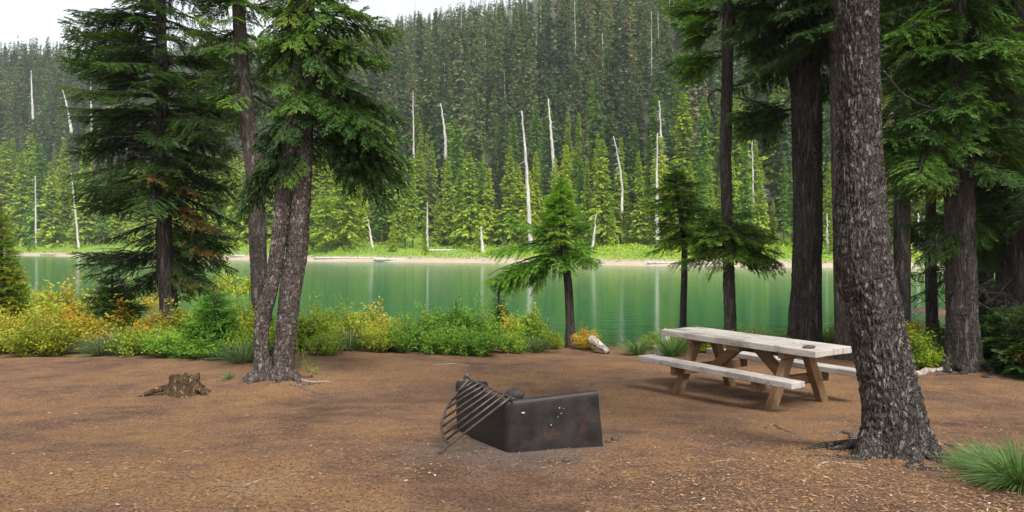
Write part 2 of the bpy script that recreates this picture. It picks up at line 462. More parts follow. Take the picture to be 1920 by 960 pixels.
def far_z(x, y):
    x = np.asarray(x, float); y = np.asarray(y, float)
    h = y - far_shore(x)
    z = np.interp(h, [-40, 0, 2, 5, 14, 30, 46, 500], [-4, 0, .45, .9, 2.2, 4.0, 7.5, 7.5 + 454 * .62])
    zr = ridge_z(x, np.minimum(y, 430))
    k = 9.0
    z = -k * np.log(np.exp(-z / k) + np.exp(-(zr - .12 * np.maximum(y - 430, 0)) / k)) + k * np.exp(-np.abs(h) / 30) * np.log(1 + np.exp(-(zr) / k))
    P = np.stack([x, y], -1)
    return z + np.clip(h / 40, 0, 1) * 3 * noise(P, .03, 3) + np.clip(h / 6, 0, 1) * .35 * noise(P, .2, 3)


xf = np.linspace(-560, 560, 281)
hf = np.unique(np.concatenate([np.linspace(-30, 0, 6), np.linspace(0, 50, 40), np.linspace(50, 500, 60)]))
X, H_ = np.meshgrid(xf, hf)
Y = far_shore(X) + H_
Z = far_z(X, Y)
nx, ny = len(xf), len(hf)
i = np.arange(ny - 1)[:, None] * nx + np.arange(nx - 1)
Qf = np.stack([i, i + 1, i + nx + 1, i + nx], -1).reshape(-1, 4)
tag(link('hill', make_mesh('hill', np.stack([X, Y, Z], -1).reshape(-1, 3), Qf, [far_ground_mat()], smooth=True)), 'far bank and steep wooded hillside', kind='structure')

g = Geo(); g.add([[-600, 14, 0], [600, 14, 0], [600, 420, 0], [-600, 420, 0]], [[0, 1, 2, 3]])
tag(link('lake_water', g.mesh('lake_water', [water_mat()])), 'still green lake', kind='structure')


# ------------------------------------------------------------------ conifer foliage, near
def spray(L, seed, droop=.12, dens=1.0, flat=.5, ndl=.07):
    """one live branch along +x: woody axis + side twigs + needle clusters"""
    r = np.random.default_rng(seed)
    n = max(6, int(L / .045 * dens))
    ts = np.linspace(.12, 1, n)
    axis = lambda t: np.stack([L * t, .05 * L * np.sin(t * 5 + seed), L * (-droop * t ** 1.5 * 1.6 + droop * .8 * t ** 3)], -1)
    C, U, Nn, Ls = [], [], [], []
    wood = Geo()
    a = axis(np.linspace(0, 1, 8)); V, Q = tube(a, np.linspace(.012 * L + .004, .002, 8), 4); wood.add(V, Q)
    for k, t in enumerate(ts):
        p = axis(np.array([t]))[0]
        for sd in (1, -1):
            if r.random() < .12: continue
            ln = (.37 * L * (1 - t) ** .65 * min(1, t * 3.2) + .07) * r.uniform(.6, 1.15)
            an = r.uniform(.75, 1.1) * sd
            d = np.array([math.cos(an), math.sin(an), r.uniform(-.35, .15)])
            m = max(2, int(ln / (ndl * .40)))
            s = np.linspace(.15, 1, m)
            pts = p + d * (ln * s)[:, None] + np.array([0, 0, -.25 * ln]) * (s ** 2)[:, None]
            dd = d + np.array([.25, 0, -.25]) * s[:, None]
            if ln > .16:
                V, Q = tube(np.stack([p, pts[m // 2], pts[-1]]), [.004, .003, .0015], 3); wood.add(V, Q)
            for w in (1, -1):
                q = np.stack([dd[:, 0] * .85 - w * dd[:, 1] * .45, dd[:, 1] * .85 + w * dd[:, 0] * .45, dd[:, 2]], -1)
                C.append(pts); U.append(q + r.normal(0, .12, q.shape)); Ls.append(np.full(m, ndl) * r.uniform(.8, 1.25, m))
                Nn.append(np.array([0, 0, 1.]) + r.normal(0, flat, q.shape))
    C.append(axis(np.linspace(.85, 1, 4))); U.append(np.tile([1., 0, -.1], (4, 1))); Nn.append(np.tile([0, 0, 1.], (4, 1)) + .2); Ls.append(np.full(4, ndl * 1.3))
    C = np.concatenate(C); U = np.concatenate(U); Nn = np.concatenate(Nn); Ls = np.concatenate(Ls)
    V, Q = leaves(C, U, Nn, Ls, Ls * .25)
    # newer growth toward the tips is a little yellower
    tipness = np.clip(C[:, 0] / L, 0, 1)
    T = .18 * tipness + r.uniform(-.1, .1, len(C))
    return V, Q, T, np.concatenate(wood.V), np.concatenate(wood.Q)


SPR = {}
for L_ in (.4, .8, 1.3, 2.0):
    SPR[L_] = [spray(L_, 100 + int(L_ * 10) + k, droop=.10 + .05 * k) for k in range(3)]


def dead_branch(L, seed):
    r = np.random.default_rng(seed); g = Geo()
    K = np.cumsum(np.concatenate([[[0, 0, 0]], np.stack([np.full(7, L / 7), r.normal(0, .05 * L, 7), r.normal(-.03 * L, .05 * L, 7)], -1)]), 0)
    V, Q = tube(K, np.linspace(.011 * L + .004, .002, 8), 5); g.add(V, Q)
    for j in range(14):
        t = r.uniform(1.5, 7); i = int(t) if t < 7 else 6
        p = K[i] + (K[i + 1] - K[i]) * (t - i)
        d = np.array([r.uniform(.2, 1), r.choice([-1, 1]) * r.uniform(.3, 1), r.normal(-.2, .4)]); d /= np.linalg.norm(d)
        l = L * r.uniform(.12, .35)
        pts = np.stack([p, p + d * l * .5 + r.normal(0, .03 * L, 3), p + d * l + np.array([0, 0, -.1 * l])])
        V, Q = tube(pts, [.004, .003, .0012], 3); g.add(V, Q)
    return np.concatenate(g.V), np.concatenate(g.Q)


DEAD = [dead_branch(1.0, 50 + k) for k in range(4)]


def frame(S, E, roll=0.0):
    d = E - S; L = np.linalg.norm(d); x = d / L
    up = np.array([0, 0, 1.])
    y = np.cross(up, x)
    if np.linalg.norm(y) < .05: y = np.array([0, 1., 0])
    y = y / np.linalg.norm(y); z = np.cross(x, y)
    c, s = math.cos(roll), math.sin(roll)
    y, z = y * c + z * s, z * c - y * s
    return np.stack([x, y, z], 1), L


class Tree:
    """near conifer: trunk given as (px,row,width_px) knots at forward distance y"""
    def __init__(s, knots, y, extra=None, leaf='fir', bark='bark_grey', seed=0, flare=1.5, lean_y=0.0, sides=28, dens=None):
        s.r = np.random.default_rng(seed); s.y = y; s.leaf = leaf; s.bark = bark
        P = []; W = []
        for k, (px, row, w) in enumerate(knots):
            P.append(at(px, row, y)); W.append(w / 2 / F * y)
        if extra:
            for dx, dz, w in extra:
                P.append(P[-1] + np.array([dx, 0, dz])); W.append(w / 2 / F * y)
        P = np.array(P); W = np.array(W)
        b = P[0].copy(); b[2] = float(ground_z(b[0], b[1]))
        s.base = b
        zs = P[:, 2]
        low = np.array([P[0] + np.array([0, 0, b[2] - .25 - P[0][2]])]) if P[0][2] > b[2] - .2 else None
        if low is not None and P[0][2] - b[2] < .35:
            P = np.concatenate([low, P]); W = np.concatenate([[W[0] * 1.08], W])
        elif low is not None:
            P = np.concatenate([low, [[P[0][0], P[0][1], b[2]]], P]); W = np.concatenate([[W[0] * flare], [W[0] * flare * .9], W])
        s.P = P; s.W = W; s.knots_z = P[:, 2]
        s.leafG = Geo(); s.woodG = Geo(); s.deadG = Geo()
    def tp(s, z):
        return np.array([np.interp(z, s.P[:, 2], s.P[:, c]) for c in range(3)])
    def rad(s, z): return float(np.interp(z, s.P[:, 2], s.W))
    def branch(s, S, E, tint=.35, roll=None):
        S = np.asarray(S, float); E = np.asarray(E, float)
        roll = s.r.normal(0, .25) if roll is None else roll
        Mx, L = frame(S, E, roll)
        key = min(SPR, key=lambda k: abs(k - L)); V, Q, T, VW, QW = SPR[key][s.r.integers(0, 3)]
        sc = L / key
        s.leafG.add(V * sc @ Mx.T + S, Q, T + tint); s.woodG.add(VW * sc @ Mx.T + S, QW)
    def dead(s, S, E):
        Mx, L = frame(np.asarray(S, float), np.asarray(E, float), s.r.uniform(-3, 3))
        V, Q = DEAD[s.r.integers(0, 4)]; s.woodG.add(V * L @ Mx.T + S, Q)
    def clump(s, C, size, n, tint=.35, dirx=0.0):
        """several sprays fanning out from one point"""
        C = np.asarray(C, float)
        for k in range(n):
            az = s.r.uniform(0, 2 * np.pi); e = s.r.uniform(-.5, .25)
            d = np.array([math.cos(az) + dirx, math.sin(az), e]); d /= np.linalg.norm(d)
            s.branch(C + s.r.normal(0, size * .15, 3), C + d * size * s.r.uniform(.6, 1.1), tint + s.r.normal(0, .1))
    def whorls(s, z0, z1, r0, r1, step=.35, n=7, elev=(-.25, .1), tint=.35, skip=.12, deadp=.05, wx=None):
        z = z0
        while z < z1:
            f = (z - z0) / max(z1 - z0, 1e-3); rr = r0 + (r1 - r0) * f
            a0 = s.r.uniform(0, 6.28); lt = tint + s.r.normal(0, .1)
            for k in range(n):
                if s.r.random() < skip: continue
                az = a0 + k * 2 * np.pi / n + s.r.normal(0, .25)
                L = rr * s.r.uniform(.65, 1.15); e = elev[0] + (elev[1] - elev[0]) * f + s.r.normal(0, .12)
                if wx: L *= wx(az, f)
                if L < .12: continue
                zz = z + s.r.normal(0, step * .3); S = s.tp(zz); S = S + np.array([math.cos(az), math.sin(az), 0]) * s.rad(zz) * .6
                E = S + np.array([math.cos(az) * math.cos(e), math.sin(az) * math.cos(e), math.sin(e)]) * L
                if s.r.random() < deadp: s.dead(S, E)
                else: s.branch(S, E, lt + s.r.normal(0, .1))
            z += step * s.r.uniform(.75, 1.25)
    def px(s, px, row, dy=0.0): return at(px, row, s.y + dy)
    def pbr(s, a, b, dy=0.0, n=1, jit=.15, tint=.35, limb=0.0):
        """n sprays from pixel a to pixel b (end dy metres deeper)"""
        for k in range(n):
            S = s.px(*a) + s.r.normal(0, jit * .3, 3); E = s.px(b[0], b[1], dy) + s.r.normal(0, jit, 3)
            s.branch(S, E, tint + s.r.normal(0, .08))
    def limb(s, pts, r0, r1, dys=None, n=26):
        K = np.array([s.px(p[0], p[1], (dys[i] if dys else 0.0)) for i, p in enumerate(pts)])
        P = smooth_path(K, n); P = P + np.stack([noise(P + 5, 4, 2), noise(P + 9, 4, 2), noise(P, 4, 2)], -1) * .03
        V, Q = tube(P, np.linspace(r0, r1, n), 8); s.woodG.add(V, Q); return P
    def build(s, name, label, cat='tree', group=None, rough=.10, buttress=0.0, sides=28, leafmat=None, step=.05, relief=0.0):
        e = link(name, None, loc=s.base); tag(e, label, cat, group)
        b = s.base
        z0, z1 = s.P[0][2], s.P[-1][2]
        n = int(min(560, max(24, (z1 - z0) / step)))
        zz = np.concatenate([np.linspace(z0, min(z1, z0 + 5.5), n), np.linspace(z0 + 5.5, z1, 30)[1:] if z1 > z0 + 5.6 else []])
        K = np.stack([np.interp(zz, s.P[:, 2], s.P[:, c]) for c in range(3)] + [np.interp(zz, s.P[:, 2], s.W)], -1)
        for _ in range(6):
            K[1:-1] = .5 * K[1:-1] + .25 * (K[:-2] + K[2:])
        sd = s.r.uniform(0, 50)
        ph = s.r.uniform(0, 6.28, 3)
        def wob(P, th, rr):
            c = np.cos(th); si = np.sin(th)
            Z_ = P[:, 2][:, None] + 0 * th
            n1 = noise(np.stack([c[None] * 1.2 + sd + 0 * Z_, si[None] * 1.2 + 0 * Z_, Z_ * .9], -1), 1, 3)
            n2 = noise(np.stack([c[None] * 6 + sd + 0 * Z_, si[None] * 6 + 0 * Z_, Z_ * 3.0], -1), 1, 3)
            hb = np.clip(Z_ - s.base[2], 0, 9)
            fl = buttress * np.exp(-hb / .28) * (np.maximum(0, np.cos(3 * (th[None] + ph[0])) * .6 + np.cos(2 * th[None] + ph[1]) * .5 + np.cos(5 * th[None] + ph[2]) * .35))
            if relief:
                A = np.stack([c[None] * 17 + sd + 0 * Z_, si[None] * 17 + 0 * Z_, Z_ * 13.0], -1)
                n3 = np.abs(noise(A, 1, 3)); n4 = noise(A * 2.7 + 4, 1, 2)
                rr = rr + relief * (np.clip(n3 * 3.2, 0, 1) - .6) + relief * .5 * n4
            return rr * (1 + rough * n1 * 1.4 + rough * .8 * n2 + fl)
        V, Q = tube(K[:, :3], K[:, 3], sides, wob)
        link('trunk', make_mesh('trunk', V - b, Q, [M[s.bark]], smooth=True), e)
        if s.woodG.n: 
            me = s.woodG; me.V = [v - b for v in me.V]; link('limbs', me.mesh('limbs', [M['bark_grey'] if s.bark != 'bark_dark' else M['bark_dark']], True), e)
        if s.deadG.n:
            me = s.deadG; me.V = [v - b for v in me.V]; link('dead_twigs', me.mesh('dead_twigs', [M['deadtwig']], True), e)
        if s.leafG.n:
            me = s.leafG; me.V = [v - b for v in me.V]; link('crown', me.mesh('crown', [M[leafmat or s.leaf]]), e)
        return e


def add_roots(e, n, rad, ln, r0, seed, mat):
    rr_ = np.random.default_rng(seed); b = np.array(e.location)
    for k in range(n):
        az = 2 * np.pi * k / n + rr_.normal(0, .3); L = ln * rr_.uniform(.6, 1.3); tt_ = np.linspace(0, 1, 18)
        az2 = az + rr_.normal(0, .5) * tt_ + .25 * np.sin(tt_ * 7 + k)
        q = rad * .55 + (L + rad * .5) * tt_; x = b[0] + np.cos(az2) * q; y = b[1] + np.sin(az2) * q
        rt = r0 * rr_.uniform(.7, 1.2) * (1 - .8 * tt_) + .004
        z = ground_z(x, y) + r0 * 1.6 * np.exp(-tt_ * 6) + rt * (.35 - 1.5 * tt_ ** 2 + .5 * np.sin(tt_ * 9 + k))
        V, Q = tube(np.stack([x, y, z], -1), rt, 9, lambda P, th, r: r * (1 + .3 * noise(np.stack([np.cos(th)[None] + 0 * r, np.sin(th)[None] + 0 * r, P[:, 0][:, None] * 8 + 0 * r], -1), 1, 2)))
        link('root', make_mesh('root', V - b, Q, [M[mat]], smooth=True), e)


# ---- T1 big fir on the left
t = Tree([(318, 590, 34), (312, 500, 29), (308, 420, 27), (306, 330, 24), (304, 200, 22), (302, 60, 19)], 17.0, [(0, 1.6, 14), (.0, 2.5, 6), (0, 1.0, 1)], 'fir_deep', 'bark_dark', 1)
def w1(az, f): return 1.0
t.whorls(at(0, 500, 17)[2], at(0, 330, 17)[2], 1.6, 1.8, .34, 9, (-.42, -.15), .26, .12, .30, wx=lambda az, f: 0 if math.sin(az) < -.35 and abs(math.cos(az)) < .8 else 1)
t.whorls(at(0, 330, 17)[2], at(0, 120, 17)[2], 1.8, 1.7, .44, 9, (-.1, .02), .34, .10, .05)
t.whorls(at(0, 120, 17)[2], at(0, -380, 17)[2], 1.7, .3, .42, 9, (0, .3), .36, .10, .03)
for a, b, k in (((300, 35), (130, 20), 4), ((300, 75), (140, 45), 3), ((300, 110), (150, 95), 3), ((300, 165), (140, 105), 3), ((300, 215), (150, 200), 4), ((300, 245), (150, 268), 4),
                ((310, 120), (430, 95), 3), ((310, 200), (440, 200), 3), ((310, 280), (440, 300), 4), ((305, 400), (165, 350), 3), ((310, 430), (440, 440), 5), ((305, 480), (160, 470), 4)):
    t.pbr(a, b, t.r.uniform(-.6, .6), k, .14, .38)
for k in range(26):
    z = t.r.uniform(at(0, 520, 17)[2], at(0, 250, 17)[2]); S = t.tp(z); az = t.r.uniform(0, 6.28); t.dead(S, S + np.array([math.cos(az), math.sin(az), -.35]) * t.r.uniform(.8, 1.6))
for k in range(34):
    z = t.r.uniform(at(0, 520, 17)[2], at(0, 200, 17)[2]); S = t.tp(z); az = t.r.uniform(-1.2, 1.6); t.branch(S, S + np.array([math.cos(az), math.sin(az), -.3]) * t.r.uniform(.7, 1.5), t.r.choice([.72, .76, .8]))
t.build('fir_tree', 'tall dark fir with tiered level branches rising from the bushes at the left', rough=.05)

# ---- T2 straight trunk behind the double one
t = Tree([(492, 600, 36), (487, 520, 31), (484, 470, 31), (480, 350, 31), (467, 250, 28), (452, 100, 24), (446, 0, 22)], 14.6, [(-.05, 2.2, 26), (0, 4, 16), (0, 3, 3)], 'fir', 'bark_grey', 2)
t.whorls(at(0, 170, 14.6)[2], at(0, -900, 14.6)[2], .85, .5, .42, 8, (-.25, .2), .45, .15, .08)
for a, b, k in (((455, 60), (380, 80), 3), ((455, 60), (560, 85), 3), ((455, 130), (390, 160), 2), ((465, 150), (545, 150), 2), ((470, 215), (420, 225), 2), ((480, 260), (545, 235), 2), ((460, 10), (360, -20), 3), ((460, 10), (540, 0), 3)):
    t.pbr(a, b, t.r.uniform(-.4, .4), k, .12, .5)
for k in range(16):
    z = t.r.uniform(at(0, 380, 14.6)[2], at(0, 120, 14.6)[2]); S = t.tp(z); az = t.r.uniform(0, 6.28); t.dead(S, S + np.array([math.cos(az), math.sin(az), -.5]) * t.r.uniform(.4, .9))
t.build('fir_tree', 'straight grey trunked fir standing just behind the forked tree', rough=.05, sides=56, step=.025, relief=.012)

# ---- T3 forked tree with drooping crown
D3 = float(gpt(515, 712)[1])
t = Tree([(486, 716, 54), (494, 697, 33), (490, 660, 27), (489, 630, 26), (494, 590, 27), (503, 560, 27), (511, 528, 25), (519, 480, 27), (525, 430, 27), (533, 340, 27), (545, 240, 24), (558, 140, 20), (566, 60, 14)], D3, [(.05, 1.6, 5)], 'fir', 'bark_red', 3)
t2 = Tree([(528, 706, 54), (530, 688, 40), (534, 645, 37), (540, 585, 38), (545, 535, 39), (556, 475, 38), (562, 400, 37), (567, 330, 35), (571, 240, 32), (574, 140, 30), (576, 30, 27)], D3 + .12, [(0, 2.0, 20), (0, 2.5, 5)], 'fir', 'bark_red', 4)
t2.whorls(at(0, 40, D3)[2], at(0, -420, D3)[2], .85, .3, .34, 7, (-.6, .1), .42, .10, .03)
t2.whorls(at(0, 260, D3)[2], at(0, 40, D3)[2], .55, .7, .30, 6, (-.9, -.5), .30, .20, .10)
for a, b, dy, k in (((580, -20), (700, 15), -.3, 5), ((580, -30), (665, 0), .3, 4), ((575, -20), (520, 30), 0, 5), ((575, 20), (505, 70), .3, 4), ((570, 60), (490, 120), .3, 4), ((580, 20), (725, 48), .2, 4), ((582, 60), (715, 95), -.4, 4), ((585, 80), (730, 108), .3, 4), ((585, 130), (722, 150), -.3, 4),
                    ((585, 150), (745, 190), .1, 5), ((585, 190), (735, 240), -.4, 5), ((585, 210), (752, 272), .3, 6), ((588, 230), (762, 318), 0, 6), ((600, 235), (735, 345), -.3, 5),
                    ((620, 250), (700, 345), .2, 5), ((640, 250), (668, 330), -.2, 4), ((600, 170), (700, 220), -.7, 5), ((590, 250), (640, 300), .5, 3), ((650, 240), (745, 300), .5, 5),
                    ((570, 70), (515, 110), -.3, 3), ((570, 120), (490, 185), -.2, 3), ((560, 190), (470, 270), .2, 4),
                    ((560, 230), (455, 330), -.1, 5), ((555, 250), (440, 380), .1, 5), ((550, 260), (480, 330), -.5, 4), ((550, 200), (512, 270), -.6, 3),
                    ((575, 60), (640, 130), -.7, 3), ((575, 150), (650, 230), -.7, 4), ((480, 345), (440, 380), 0, 3)):
    t2.pbr(a, b, dy, max(1, k - 2), .10, .22 + .25 * (t2.r.random() < .35) - .25 * (b[1] > 260))  # low-ending sprays tinted darker: underside shade put into the needle colour
for a, b in (((560, 240), (450, 350)), ((585, 190), (700, 290)), ((580, 90), (690, 105)), ((583, 205), (740, 250))):
    t2.limb([a, ((a[0] + b[0]) / 2, (a[1] + b[1]) / 2 - 12), b], .022, .005)
for k in range(14):
    z = t2.r.uniform(at(0, 420, D3)[2], at(0, 180, D3)[2]); S = t2.tp(z); az = t2.r.uniform(0, 6.28); t2.dead(S, S + np.array([math.cos(az), math.sin(az), -.6]) * t2.r.uniform(.3, .8))
e3 = t2.build('hemlock_tree', 'forked tree with two scaly stems and a crown drooping to the right', rough=.08, buttress=.25, step=.018, sides=72, relief=.014)
s1 = t.build('stem_tmp', 'x', rough=.13, buttress=.2, step=.018, sides=72, relief=.014)
for ch in list(s1.children):
    ch.location = s1.location - e3.location; ch.parent = e3; ch.name = 'second_trunk'
bpy.data.objects.remove(s1)

add_roots(e3, 7, .2, .45, .045, 83, 'bark_red')
# ---- T4 little hemlock on the shore
D4 = float(gpt(1068, 652)[1])
t = Tree([(1070, 650, 24), (1069, 610, 17), (1066, 540, 16), (1060, 480, 15), (1054, 420, 12), (1052, 370, 7), (1053, 332, 2)], D4, None, 'fir_young', 'bark_dark', 5, flare=1.2)
t.whorls(at(0, 478, D4)[2], at(0, 332, D4)[2], .80, .08, .19, 12, (.0, .55), .55, .12, .04)
t.whorls(at(0, 400, D4)[2], at(0, 330, D4)[2], .42, .10, .08, 7, (.2, .7), .55, .1, 0)
for a, b, dy, k in (((1055, 470), (985, 520), .1, 5), ((1055, 470), (955, 505), 0, 6), ((1050, 475), (925, 515), -.1, 6), ((1000, 490), (910, 520), .2, 5), ((1050, 450), (930, 462), .2, 3), ((1050, 440), (960, 402), .1, 2),
                    ((1062, 470), (1120, 480), 0, 3), ((1062, 430), (1110, 410), .1, 3), ((1062, 470), (1090, 500), -.3, 3), ((1030, 480), (990, 545), .2, 4), ((1055, 460), (1030, 520), -.4, 4), ((960, 500), (940, 548), 0, 4)):
    t.pbr(a, b, dy + t.r.normal(0, .15), max(2, k - 2), .10, .50)
t.limb([(1058, 475), (1010, 480), (950, 500), (915, 515)], .022, .006)
t.build('hemlock_tree', 'small hemlock at the water edge with one heavy low branch to the left', group=None, rough=.06)

# ---- T5 small mossy tree left of the thin one
t = Tree([(1280, 650, 17), (1281, 600, 13), (1283, 520, 12), (1284, 460, 11), (1276, 400, 9), (1268, 350, 6), (1265, 312, 2)], 18.0, None, 'fir_lime', 'bark_dark', 6, flare=1.2)
t.whorls(at(0, 450, 18)[2], at(0, 312, 18)[2], .80, .16, .24, 11, (-.08, .4), .45, .12, .08)
t.whorls(at(0, 385, 18)[2], at(0, 310, 18)[2], .5, .12, .09, 7, (.1, .6), .5, .1, 0)
for a, b, k in (((1270, 350), (1212, 345), 2), ((1270, 370), (1205, 385), 3), ((1275, 395), (1335, 385), 3), ((1270, 345), (1320, 330), 2), ((1280, 430), (1230, 455), 3), ((1280, 420), (1320, 450), 3)):
    t.pbr(a, b, t.r.uniform(-.3, .3), k, .08, .6)
t.build('hemlock_tree', 'slender little hemlock with rusty yellow inner twigs standing left of the thin trunk', rough=.06, leafmat='fir_mid')

# ---- T6 thin tall trunk with separate tufts
D6 = 16.6
t = Tree([(1370, 660, 24), (1369, 610, 20), (1366, 500, 20), (1363, 400, 19), (1360, 300, 20), (1362, 200, 22), (1364, 100, 21), (1366, 0, 20)], D6, [(0, 3, 14), (0, 3, 4)], 'fir', 'bark_grey', 7)
t.whorls(at(0, -10, D6)[2], at(0, -500, D6)[2], 1.1, .5, .45, 7, (-.2, .2), .35, .12, .05)
t.whorls(at(0, 475, D6)[2], at(0, 392, D6)[2], 1.10, .45, .20, 12, (-.12, .2), .5, .10, .04)
for a, b, dy, k in (((1362, 440), (1465, 470), .1, 4), ((1362, 425), (1455, 430), -.2, 4), ((1362, 440), (1290, 455), 0, 4), ((1362, 420), (1300, 410), .2, 3), ((1365, 450), (1420, 505), -.3, 3),
                    ((1345, 25), (1258, 12), .2, 5), ((1345, 30), (1270, 35), -.2, 5), ((1345, 50), (1280, 75), .2, 5), ((1350, 105), (1265, 115), 0, 6), ((1350, 110), (1275, 140), -.3, 5), ((1340, 60), (1300, 40), -.4, 4),
                    ((1370, 30), (1400, 60), .1, 3), ((1370, 10), (1460, 20), .3, 4), ((1310, 118), (1305, 150), 0, 3), ((1385, 5), (1440, 45), 0, 3)):
    t.pbr(a, b, dy, k, .08, .40)
P = t.limb([(1362, 175), (1340, 170), (1328, 190), (1340, 222)], .03, .012)
t.limb([(1366, 80), (1395, 55), (1415, 42)], .03, .012); t.limb([(1362, 95), (1310, 100), (1270, 118)], .025, .006)
t.build('fir_tree', 'thin tall trunk with tufts of foliage near its foot and high up, behind the table', rough=.22, sides=40, step=.03, relief=.008, leafmat='fir_mid')

# ---- T7 thick dark trunk behind the table
D7 = 15.4
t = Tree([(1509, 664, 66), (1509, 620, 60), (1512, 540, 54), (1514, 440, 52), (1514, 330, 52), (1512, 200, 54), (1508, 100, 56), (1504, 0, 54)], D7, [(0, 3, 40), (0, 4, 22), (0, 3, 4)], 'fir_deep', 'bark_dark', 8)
t.whorls(at(0, 60, D7)[2], at(0, -900, D7)[2], 1.7, .7, .40, 9, (-.25, .2), .34, .10, .05)
for a, b, dy, k in (((1470, 210), (1372, 215), 0, 6), ((1475, 215), (1385, 240), -.3, 5), ((1470, 205), (1400, 190), .2, 5), ((1450, 215), (1420, 258), 0, 5), ((1440, 200), (1375, 232), .3, 4),
                    ((1480, 60), (1395, 80), 0, 5), ((1480, 50), (1400, 100), -.3, 5), ((1440, 85), (1400, 120), .2, 5), ((1460, 120), (1415, 150), 0, 4), ((1500, 30), (1400, 20), 0, 4), ((1500, 60), (1440, 20), -.4, 4),
                    ((1530, 60), (1570, 110), -.3, 3), ((1545, 130), (1560, 175), .2, 3)):
    t.pbr(a, b, dy, k, .09, .36)
t.limb([(1502, 205), (1470, 208), (1440, 215), (1400, 222)], .035, .012)
t.limb([(1560, 75), (1530, 92), (1500, 105), (1470, 112), (1445, 140)], .075, .02, [0, -.3, -.4, -.4, -.3])
t.limb([(1560, 95), (1520, 120), (1490, 125), (1462, 155)], .06, .015, [0, -.4, -.45, -.4])
for k in range(30):
    z = t.r.uniform(at(0, 260, D7)[2], at(0, 60, D7)[2]); S = t.tp(z); az = t.r.uniform(0, 6.28); t.dead(S, S + np.array([math.cos(az), math.sin(az), -.5]) * t.r.uniform(.4, 1.1))
t.build('fir_tree', 'thick dark straight trunk rising right behind the picnic table', rough=.05, sides=72, step=.025, relief=.014)

# ---- trunk seen just left of the big one
t = Tree([(1590, 668, 48), (1588, 600, 44), (1584, 500, 40), (1580, 400, 38), (1576, 200, 36), (1572, 0, 34)], 14.2, [(0, 3, 28), (0, 4, 6)], 'fir_deep', 'bark_grey', 9)
t.whorls(at(0, 40, 14.2)[2], at(0, -900, 14.2)[2], 1.5, .6, .45, 8, (-.3, .2), .34, .1, .05)
for k in range(22):
    z = t.r.uniform(at(0, 420, 14.2)[2], at(0, 60, 14.2)[2]); S = t.tp(z); az = t.r.uniform(2, 4.4); t.dead(S, S + np.array([math.cos(az), math.sin(az), -.5]) * t.r.uniform(.2, .5))
t.build('fir_tree', 'brown trunk half hidden behind the left edge of the big foreground trunk', rough=.07)

# ---- T8 foreground trunk
D8 = float(gpt(1672, 850)[1]) + .05
T8K = 1
t = Tree([(1672, 862, 148), (1671, 838, 120), (1672, 800, 104), (1669, 760, 97), (1658, 692, 95), (1648, 640, 92), (1638, 575, 90), (1622, 520, 96), (1616, 470, 95), (1613, 400, 88), (1611, 300, 78), (1610, 200, 75), (1608, 100, 75), (1606, 0, 76)],
         D8, [(-.05, 1.5, 72), (0, 3, 56), (0, 5, 30), (0, 3, 4)], 'fir_deep', 'bark_big', 10)
t.whorls(CZ + 3.8, CZ + 11, 1.6, .8, .5, 8, (-.25, .2), .32, .1, .08)
for k in range(10):
    z = t.r.uniform(at(0, 180, D8)[2], at(0, -60, D8)[2]); S = t.tp(z); az = t.r.uniform(0, 6.28); t.dead(S, S + np.array([math.cos(az), math.sin(az) + .6, -.3]) * t.r.uniform(.2, .4))
e8 = t.build('fir_tree', 'big foreground conifer trunk with scaly bark and flared roots right of the table', rough=.055, buttress=.38, sides=170, step=.010, relief=.020)

add_roots(e8, 9, .27, .38, .038, 81, 'bark_big')

# ---- right hand trees
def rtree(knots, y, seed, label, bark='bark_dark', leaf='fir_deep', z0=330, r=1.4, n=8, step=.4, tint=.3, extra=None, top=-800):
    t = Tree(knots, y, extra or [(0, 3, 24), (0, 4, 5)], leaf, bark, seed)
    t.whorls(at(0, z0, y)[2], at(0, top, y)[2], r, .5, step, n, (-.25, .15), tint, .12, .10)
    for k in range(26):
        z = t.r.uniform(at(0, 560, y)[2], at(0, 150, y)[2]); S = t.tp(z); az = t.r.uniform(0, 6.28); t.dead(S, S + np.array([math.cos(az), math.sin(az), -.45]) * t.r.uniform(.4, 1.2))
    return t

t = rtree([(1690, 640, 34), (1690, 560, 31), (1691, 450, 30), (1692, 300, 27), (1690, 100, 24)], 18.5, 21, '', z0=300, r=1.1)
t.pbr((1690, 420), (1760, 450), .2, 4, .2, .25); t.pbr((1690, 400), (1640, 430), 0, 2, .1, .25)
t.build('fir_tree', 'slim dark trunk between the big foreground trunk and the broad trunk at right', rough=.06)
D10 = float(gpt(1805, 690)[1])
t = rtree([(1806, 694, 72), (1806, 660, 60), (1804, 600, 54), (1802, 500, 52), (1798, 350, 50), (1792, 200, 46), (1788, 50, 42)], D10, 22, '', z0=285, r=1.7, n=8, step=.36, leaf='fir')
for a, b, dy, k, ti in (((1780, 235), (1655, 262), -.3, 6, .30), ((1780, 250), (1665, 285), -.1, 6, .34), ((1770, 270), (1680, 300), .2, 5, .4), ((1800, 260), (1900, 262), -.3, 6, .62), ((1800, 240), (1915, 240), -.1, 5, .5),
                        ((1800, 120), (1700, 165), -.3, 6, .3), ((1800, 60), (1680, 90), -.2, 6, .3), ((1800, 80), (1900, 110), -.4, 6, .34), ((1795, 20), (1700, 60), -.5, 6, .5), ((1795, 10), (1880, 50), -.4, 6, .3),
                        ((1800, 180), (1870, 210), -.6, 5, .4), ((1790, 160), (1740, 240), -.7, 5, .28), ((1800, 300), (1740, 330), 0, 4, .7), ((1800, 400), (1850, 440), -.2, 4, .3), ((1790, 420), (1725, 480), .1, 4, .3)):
    t.pbr(a, b, dy, k, .16, ti)
